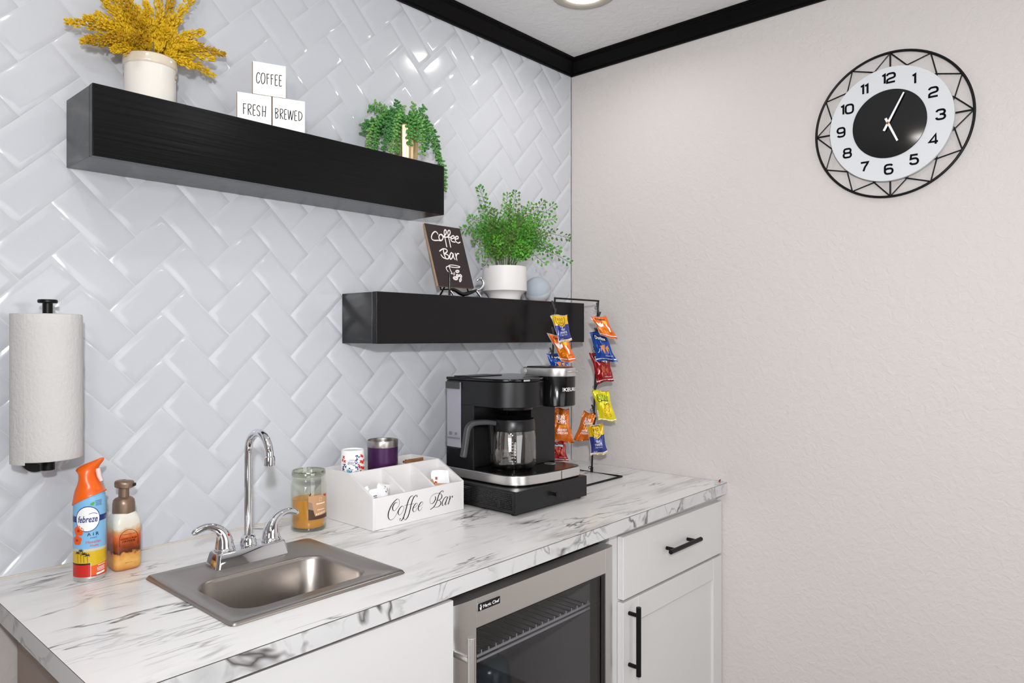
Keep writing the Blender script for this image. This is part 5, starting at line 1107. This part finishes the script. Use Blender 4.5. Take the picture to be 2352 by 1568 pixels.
# ------------------------------------------------------------------ three small word blocks
BO = Vector((-1.36999, -.095, 0)); bdv = Vector((cos(radians(20)), -sin(radians(20)), 0)); bnv = Vector((-sin(radians(20)), -cos(radians(20)), 0))
blockface = mat('white_block_face', (240, 239, 238), .5)
def block(u0, u1, z0, z1, word, label):
    o = BO + bdv * u0 + Vector((0, 0, z0)); c = o + bdv * (u1 - u0) / 2
    e = empty('word_block', tuple(c), label, 'sign block', 'small white word blocks')
    mb = MB(); th = .012
    rot = Matrix.Translation(o) @ Matrix.Rotation(radians(-20), 4, 'Z')
    mb.box(0, u1 - u0, .0012, th, 0, z1 - z0, 0, rot); mb.box(.0002, u1 - u0 - .0002, 0, .00115, .0002, z1 - z0 - .0002, 1, rot)
    mb.build('block_body', [M['woodedge'], blockface], e)
    fm = plane_map(BO, bdv, (0, 0, 1), .0004)
    for s in [BLOCK_STROKES[word]]:
        lm = MB()
        for st in s: ribbon(lm, st, .0016, fm, 0, 5, straight=len(st) == 2)
        lm.build('lettering', M['ink'], e)
block(.0, .0745, SH1, 1.9298, 'FRESH', 'white block reading FRESH, bottom left of the three word blocks')
block(.0772, .1510, SH1, 1.9298, 'BREWED', 'white block reading BREWED, bottom right of the three word blocks')
block(.0336, .1070, 1.9305, 2.0052, 'COFFEE', 'white block reading COFFEE balanced on top of the two other word blocks')

# ------------------------------------------------------------------ trailing bead plant in a gold pot
gx, gy = -.863, -.0765
e = empty('trailing_bead_plant', (gx, gy, SH1), 'green trailing bead succulent spilling over a shiny gold pot', 'potted plant')
gold = mat('polished_gold', (232, 204, 158), .40, 1.0)
prof = [(.0005, .0), (.0300, .0), (.0308, .002), (.0352, .104), (.0355, .108), (.0345, .109), (.0335, .107), (.032, .09), (.0005, .088)]
mb = MB(); loops = []
for r, z in prof: loops.append([Vector((gx + (r + (.0008 * cos(12 * a) if r > .02 else 0)) * cos(a), gy + (r + (.0008 * cos(12 * a) if r > .02 else 0)) * sin(a), SH1 + z)) for a in [2 * pi * k / 96 for k in range(96)]])
mb.loft(loops, 0, False, False); mb.build('gold_pot', gold, e, sharp=50)
MB().lathe([(.0335, .100), (.02, .106), (.0005, .108)], (gx, gy, SH1), 24, cap1=True).build('moss_filler', mat('dark_moss', (40, 62, 34), .9), e)
beanm = [mat('bead_green', (78, 142, 64), .45), mat('deep_bead_green', (56, 118, 54), .45), mat('pale_bead_green', (116, 168, 86), .45)]
stemm = mat('pale_stem', (120, 158, 96), .5)
def trail(tip, k, pts=None):
    R6 = random.Random(300 + k); tip = Vector(tip); d = Vector((tip.x - gx, tip.y - gy, 0)); dn = d.normalized() if d.length > .004 else Vector((1, 0, 0))
    top = Vector((gx, gy, SH1 + .108)) + dn * R6.uniform(.012, .028)
    if pts: path = smooth_path([top] + [Vector(p) for p in pts], 10)
    elif tip.z > SH1 + .125: path = smooth_path([top, top.lerp(tip, .5) + Vector((0, 0, .012)), tip], 10)
    else:
        rim = Vector((gx, gy, SH1 + .126 + R6.uniform(-.004, .02))) + dn * min(.046, d.length * .62)
        out = Vector((gx, gy, SH1 + .100)) + dn * max(.050, d.length * .88) ; out.z = max(out.z, tip.z + .01)
        path = smooth_path([top, rim, out, tip.lerp(out, .35) + dn * .002, tip], 9)
    n = len(path); mb = MB(); mb.tube(path, .0010, 5, 1)
    L = sum((path[i + 1] - path[i]).length for i in range(n - 1)); acc = 0; ang = R6.uniform(0, 6)
    step = .0066; nxt = .002
    for i in range(n - 1):
        s = path[i + 1] - path[i]; sl = s.length
        while nxt < acc + sl:
            p = path[i].lerp(path[i + 1], (nxt - acc) / sl); t = s.normalized(); a0 = ang
            u = t.cross(Vector((.3, .5, .8))).normalized(); v = t.cross(u)
            for q in (0, pi):
                a = a0 + q + R6.uniform(-.4, .4); o = (u * cos(a) + v * sin(a)); dr = (o + t * .35).normalized()
                l = R6.uniform(.0052, .0072); r_ = R6.uniform(.0031, .0039); s1 = dr.cross(t).normalized(); s2 = dr.cross(s1)
                mb.ell(p + dr * l * .95, (s1 * r_, s2 * r_, dr * l), 6, 5)
            ang += 1.9; nxt += step
        acc += sl
    mb.build('trailing_stem', [beanm[k % 3], stemm], e, fix=False, sharp=80)
for k, t in enumerate(TRAIL_TIPS): trail(t, k)
trail((-.776, -.13, 1.80), 90, [(-.835, -.085, SH1 + .118), (-.800, -.105, SH1 + .080), (-.780, -.118, SH1 + .035), (-.770, -.128, SH1 + .004), (-.774, -.136, 1.825), (-.777, -.139, 1.790)])

# ------------------------------------------------------------------ lower shelf: sign on its easel
SO = Vector((-.7755, -.11, 1.5222)); sup = Vector((0, .3158567, .9488068)); sn = Vector((0, -.9488068, .3158567))
e = empty('coffee_bar_sign', (-.70, -.105, 1.515), 'dark brown plank sign with handwritten white Coffee Bar, leaning on an easel', 'sign')
def onsign(u, v, n=0): return SO + Vector((1, 0, 0)) * u + sup * v + sn * n
mb = MB(); u0, u1, v0, v1 = .0035, .1468, -.0015, .1945
mb.loft([[onsign(a, b, n) for a, b in ((u0, v0), (u1, v0), (u1, v1), (u0, v1))] for n in (-.0075, -.0004)], 0)
mb.loft([[onsign(a, b, n) for a, b in ((u0, v0), (u1, v0), (u1, v1), (u0, v1))] for n in (-.0003, .0)], 1)
mb.build('plank', [M['woodedge'], M['signface']], e)
fm = lambda u, v: onsign(u, v, .0006)
chalk = mat('white_marker', (240, 236, 232), .6)
for nm, rng in (('coffee_lettering', range(0, 6)), ('bar_lettering', range(6, 10)), ('cup_drawing', range(10, 12))):
    lm = MB()
    for i in rng: ribbon(lm, SIGN_STROKES[i], .0037 if i < 10 else .0026, fm, 0, 6)
    lm.build(nm, chalk, e)
for pts_, mid in SIGN_BEANS:
    lm = MB(); cx_ = sum(p[0] for p in pts_) / len(pts_); cy_ = sum(p[1] for p in pts_) / len(pts_)
    patch(lm, pts_, fm, 0, .05); fm2 = lambda u, v: onsign(u, v, .0010)
    ribbon(lm, [(cx_ + (mid[0][0] - cx_) * .9, cy_ + (mid[0][1] - cy_) * .9), (cx_ + (mid[1][0] - cx_) * .9, cy_ + (mid[1][1] - cy_) * .9)], .0014, fm2, 1, straight=True)
    lm.build('coffee_bean', [chalk, M['signface']], e)
e = empty('sign_easel', (-.70, -.115, SH2), 'small black and chrome display easel holding up the dark Coffee Bar sign', 'easel')
ez = 1.5145
lb_ = MB(); lx, rx = -.752, -.642
lb_.tube(smooth_path([(lx, -.1355, 1.562), (lx, -.1355, 1.535), (lx, -.135, 1.508), (lx - .002, -.137, SH2 + .003)], 5), .0034, 12); lb_.build('front_prong', M['blackgloss'], e)
lb_ = MB(); lb_.tube(smooth_path([(rx + .004, -.130, 1.541), (rx + .012, -.136, 1.548), (rx + .020, -.142, 1.542), (rx + .020, -.142, 1.528), (rx + .010, -.137, 1.516), (rx - .002, -.133, 1.512)], 6), [.0030 + .0016 * sin(pi * k / 30) for k in range(31)], 12); lb_.build('front_curl', M['chrome'], e)
lb_ = MB(); lb_.tube(smooth_path([(lx, -.134, 1.510), (lx + .022, -.134, 1.509), (lx + .052, -.134, 1.4985), (lx + .080, -.134, 1.5030), (rx, -.134, 1.5125)], 7), [.0034 + .0026 * sin(pi * k / 28) for k in range(29)], 12); lb_.build('swag_bar', M['blackgloss'], e)
lb_ = MB(); lb_.tube(smooth_path([(rx - .002, -.134, 1.512), (rx + .006, -.137, 1.503), (rx + .012, -.140, SH2 + .003)], 6), .0036, 12); lb_.build('leg', M['chrome'], e)
lb_ = MB(); lb_.tube(smooth_path([(lx, -.134, 1.508), (lx + .008, -.137, 1.501), (lx + .012, -.139, SH2 + .003)], 6), .0034, 12); lb_.build('leg', M['chrome'], e)
for xx in (lx, rx):
    lb_ = MB(); lb_.tube([(xx, -.134, 1.5105), (xx, -.0985, 1.5105), (xx, -.080, 1.562)], .0024, 10); lb_.build('back_arm', M['black'], e)
lb_ = MB(); lb_.tube([(-.697, -.085, 1.56), (-.697, -.03, SH2 + .003)], .0026, 10); lb_.tube([(lx, -.080, 1.5615), (rx, -.080, 1.5615)], .0024, 10); lb_.build('rear_strut', M['black'], e)

# ------------------------------------------------------------------ potted fern
qx, qy = -.4585, -.0800
e = empty('potted_fern', (qx, qy, SH2), 'bright green maidenhair fern in a matt white pot with a narrow foot', 'potted plant')
pot = mat('matt_white_pot', (226, 223, 221), .5)
MB().lathe([(.0005, .0), (.0490, .0), (.0500, .001), (.0502, .004), (.0515, .011), (.0545, .018), (.0600, .0240), (.0680, .0285), (.0710, .0295), (.0716, .0315), (.0705, .100), (.0702, .106), (.0690, .1075), (.0670, .1070), (.0665, .10), (.066, .085), (.0005, .083)], (qx, qy, SH2), 72).build('pot', pot, e, sharp=30)
MB().lathe([(.0655, .092), (.03, .096), (.0005, .097)], (qx, qy, SH2), 32, cap1=True).build('soil', mat('dark_green_filler', (38, 48, 26), .9), e)
leafm = [mat('fern_green', (58, 130, 26), .5, sss=.1), mat('bright_fern_green', (78, 152, 28), .5, sss=.1), mat('olive_fern_green', (70, 112, 30), .55, sss=.1)]
fstem = mat('fern_stem', (76, 96, 40), .6)
def frond(tip, k):
    R6 = random.Random(500 + k); tip = Vector(tip); d = Vector((tip.x - qx, tip.y - qy, 0)); dn = d.normalized() if d.length > .01 else Vector((1, 0, 0))
    b = Vector((qx, qy, SH2 + .095)) + dn * R6.uniform(.004, .030)
    H = tip.z - b.z
    mid = b.lerp(tip, .5) + Vector((0, 0, .05 + .10 * d.length)) * (.45 if H > .18 else 1.0) - d * .10
    path = smooth_path([b, b.lerp(mid, .55) + Vector((0, 0, .006)), mid, tip], 9)
    n = len(path); mb = MB(); mb.tube(path, [.0013 * (1 - .6 * i / n) for i in range(n)], 5, 1)
    view = (CAM - tip).normalized()
    def leaf(p, dr, s):
        dr = dr.normalized(); nrm = (view * .7 + Vector((R6.uniform(-.6, .6), R6.uniform(-.6, .6), R6.uniform(-.2, .9)))).normalized()
        sdv = dr.cross(nrm).normalized(); nn = sdv.cross(dr)
        P_ = [(0, 0), (.35, .42), (.62, .62), (.78, .34), (1.0, .36), (.92, .10), (1.08, 0), (.92, -.10), (1.0, -.36), (.78, -.34), (.62, -.62), (.35, -.42)]
        vs = [p + dr * (a * s) + sdv * (c * s * .95) + nn * (.18 * s * abs(c) - .05 * s) for a, c in P_] + [p + dr * .5 * s + nn * .0006]
        mb.add(vs, [(12, i, (i + 1) % 12) for i in range(12)], 0)
    L = sum((path[i + 1] - path[i]).length for i in range(n - 1)); acc = 0; nxt = L * .22; sg = 1
    while nxt < L * .995:
        f = nxt / L; q = f * (n - 1); a = min(int(q), n - 2); p = path[a].lerp(path[a + 1], q - a); t = (path[a + 1] - path[a]).normalized()
        sdv = t.cross(view).normalized() * sg
        dr = (sdv + t * .75 + Vector((R6.uniform(-.25, .25), R6.uniform(-.25, .25), R6.uniform(-.25, .25)))).normalized()
        pl = (.035 * (1 - f) ** .8 * min(1, .35 + f * 1.3) + .006) * R6.uniform(.8, 1.15)
        en = p + dr * pl + t * pl * .2
        mb.tube([p, p.lerp(en, .5) + t * .001, en], .0005, 4, 1)
        m_ = max(1, int(pl / .0062))
        for j in range(m_):
            g = (j + .7) / m_; pp = p.lerp(en, g)
            for s2 in ((1, -1) if j < m_ - 1 else (0,)):
                o = (dr.cross(view).normalized() * s2 * .9 + dr * .7); leaf(pp, o, R6.uniform(.0056, .0080))
        leaf(en, dr, .008)
        sg = -sg; nxt += .0058
    leaf(path[-1], (path[-1] - path[-2]), .009)
    mb.build('frond', [leafm[(k * 7 + k // 3) % 3], fstem], e, fix=False, smooth=False)
for k, t in enumerate(FROND_TIPS): frond(t, k)

# ------------------------------------------------------------------ round smart speaker behind the pot
bx_, by_, br = -.2865, -.0725, .0465
e = empty('round_speaker', (bx_, by_, SH2), 'pale grey ball-shaped speaker with a red light at its foot, behind the fern pot', 'speaker')
zc_ = SH2 + .0405
cut = Vector((-.50, -.30, .81)).normalized()
def ball(sgn):
    bm = bmesh.new(); bmesh.ops.create_uvsphere(bm, u_segments=48, v_segments=32, radius=br)
    bmesh.ops.bisect_plane(bm, geom=bm.verts[:] + bm.edges[:] + bm.faces[:], plane_co=(0, 0, -.0370), plane_no=(0, 0, -1), clear_outer=True)
    bmesh.ops.bisect_plane(bm, geom=bm.verts[:] + bm.edges[:] + bm.faces[:], plane_co=cut * .006, plane_no=cut * sgn, clear_outer=True)
    bm.verts.index_update(); mb = MB(); mb.add([v.co + Vector((bx_, by_, zc_)) for v in bm.verts], [[v.index for v in f.verts] for f in bm.faces]); bm.free(); return mb
ball(-1).build('fabric_shell', mat('grey_speaker_fabric', (176, 184, 194), .85), e, sharp=70)
ball(1).build('plastic_shell', mat('pale_speaker_plastic', (206, 211, 217), .4), e, sharp=70)
MB().lathe([(.0275, .0004), (.0290, .0008), (.0300, .0030), (.0285, .0034)], (bx_, by_, SH2), 44).build('light_ring', mat('red_ring_light', (236, 40, 52), .4, emit=1.2), e)
MB().lathe([(.0005, .0003), (.0274, .0003), (.0274, .0036)], (bx_, by_, SH2), 36).build('foot', M['darkgrey'], e)

# ------------------------------------------------------------------ wall clock
cy_, cz_ = -1.0995, 1.9545
e = empty('wall_clock', (0, cy_, cz_), 'round wall clock with white dial, black centre and open black wire rim', 'clock')
def ck(a, r, x):                                # a in degrees clockwise from twelve, seen from the room
    return Vector((x, cy_ - r * sin(radians(a)), cz_ + r * cos(radians(a))))
Rr = .1968
MB().tube([ck(360 * k / 96, Rr, -.009) for k in range(96)], .0034, 10, closed=True).build('rim_ring', M['black'], e, sharp=80)
lat = MB()
for k in range(12):
    a = 30 * k
    for s_ in (-1, 1): lat.tube([ck(a, Rr - .001, -.008), ck(a + s_ * 15, .158, -.008), ck(a + s_ * 20.5, .146, -.008)], .0018, 8)
for a in (0, 90, 180, 270): lat.tube([ck(a, Rr, -.008), ck(a, .13, -.008)], .0024, 8)
lat.tube([ck(360 * k / 60, .146, -.008) for k in range(60)], .0021, 8, closed=True)
lat.build('wire_lattice', M['black'], e)
cyd, czd = -1.1005, 1.9525
def dk(a, r, x): return Vector((x, cyd - r * sin(radians(a)), czd + r * cos(radians(a))))
def disk(r, x0, x1, bv=.0008): return [[dk(360 * k / 96, rr, x) for k in range(96)] for rr, x in ((r - bv, x0), (r, x0 - bv), (r, x1 + bv), (r - bv, x1))]
MB().loft(disk(.1545, -.014, -.026)).build('dial', mat('white_dial', (210, 212, 215), .35), e, sharp=30)
MB().loft(disk(.118, -.003, -.0138)).build('back_case', M['black'], e)
MB().loft(disk(.0925, -.0262, -.0285)).build('centre_disc', mat('gloss_black_glass', (9, 9, 10), .07), e, sharp=30)
fmc = plane_map((-.0261, cyd, czd), (0, -1, 0), (0, 0, 1), .0004)
NW = .0062
def arcp(cx, cy, rx, ry, a0, a1, n=8): return [(cx + rx * cos(radians(a0 + (a1 - a0) * k / n)), cy + ry * sin(radians(a0 + (a1 - a0) * k / n))) for k in range(n + 1)]
def rr_(x0, x1, y0, y1, r=.22): return arcp(x1 - r, y1 - r, r, r, 0, 90, 4) + arcp(x0 + r, y1 - r, r, r, 90, 180, 4) + arcp(x0 + r, y0 + r, r, r, 180, 270, 4) + arcp(x1 - r, y0 + r, r, r, 270, 360, 4)
DG = {'1': (.34, [([(.02, .84), (.26, .96), (.26, .04)], 0)]),
 '2': (.86, [(arcp(.28, .74, .24, .22, 175, 90, 4) + arcp(.54, .74, .24, .22, 90, 0, 4) + arcp(.52, .62, .26, .14, 0, -75, 4) + [(.30, .44)] + arcp(.28, .26, .22, .16, 100, 180, 4) + [(.06, .06), (.80, .06)], 0)]),
 '3': (.86, [(arcp(.28, .74, .22, .22, 170, 90, 4) + arcp(.54, .74, .24, .22, 90, -80, 7) + [(.34, .515)], 0), ([(.34, .515), (.52, .515)] + arcp(.54, .27, .26, .23, 85, -90, 7) + arcp(.28, .26, .24, .22, -90, -175, 4), 0)]),
 '4': (.86, [([(.62, .02), (.62, .96), (.06, .26), (.82, .26)], 0)]),
 '5': (.84, [([(.74, .95), (.14, .95), (.10, .56), (.30, .60)] + arcp(.50, .32, .26, .28, 88, -85, 7) + arcp(.28, .28, .23, .24, -90, -170, 4), 0)]),
 '6': (.86, [(arcp(.54, .76, .22, .20, 20, 90, 3) + arcp(.30, .72, .24, .24, 90, 180, 4) + arcp(.30, .30, .24, .26, 180, 270, 4) + arcp(.54, .30, .24, .26, 270, 360, 4) + arcp(.54, .34, .24, .22, 0, 90, 4) + [(.28, .56), (.08, .46)], 0)]),
 '7': (.80, [([(.04, .94), (.74, .94), (.66, .76), (.44, .44), (.30, .03)], 0)]),
 '8': (.86, [(rr_(.10, .76, .52, .95, .19), 1), (rr_(.06, .80, .05, .52, .21), 1)]),
 '9': (.86, [(arcp(.30, .24, .22, .20, 200, 270, 3) + arcp(.54, .28, .24, .24, 270, 360, 4) + arcp(.54, .70, .24, .26, 0, 90, 4) + arcp(.30, .70, .24, .26, 90, 180, 4) + arcp(.30, .66, .24, .22, 180, 270, 4) + [(.56, .44), (.76, .54)], 0)]),
 '0': (.88, [(rr_(.07, .81, .05, .95, .26), 1)])}
def numeral(s, a):
    h = .0265; wtot = sum(DG[c][0] for c in s) * h + .08 * h * (len(s) - 1); x = -wtot / 2
    rn = .1235; ox = rn * sin(radians(a)); oy = rn * cos(radians(a)); mb = MB()
    for c in s:
        wd, st = DG[c]
        for pts, cl in st: ribbon(mb, [(ox + x + p[0] * h, oy - h / 2 + p[1] * h) for p in pts], .0052, fmc, 0, closed=bool(cl), straight=True, caps=0)
        x += (wd + .08) * h
    mb.build('numeral', M['ink'], e)
for i in range(1, 13): numeral(str(i), 30 * i)
handm = mat('white_hand', (236, 236, 238), .4)
def hand(name, a, l, tail, w0, w1, x, h_=0.0009):
    mb = MB(); d = dk(a, 1, x) - dk(0, 0, x); d = Vector((0, d.y, d.z)); s_ = Vector((0, -d.z, d.y)); o = Vector((x, cyd, czd))
    pl = [o - d * tail + s_ * w0 / 2, o - d * tail - s_ * w0 / 2, o + d * l - s_ * w1 / 2, o + d * l + s_ * w1 / 2]
    mb.extrude(pl, (-h_, 0, 0)); mb.build(name, handm, e)
hand('hour_hand', 156, .056, .016, .0062, .0050, -.0325)
hand('minute_hand', 27.5, .0845, .022, .0062, .0040, -.0350)
mb = MB(); mb.loft([[dk(360 * k / 20, r, x) for k in range(20)] for r, x in ((.0036, -.0286), (.0036, -.0366), (.002, -.0372))]); mb.build('hand_hub', mat('brass_hub', (190, 120, 70), .3, .8), e)
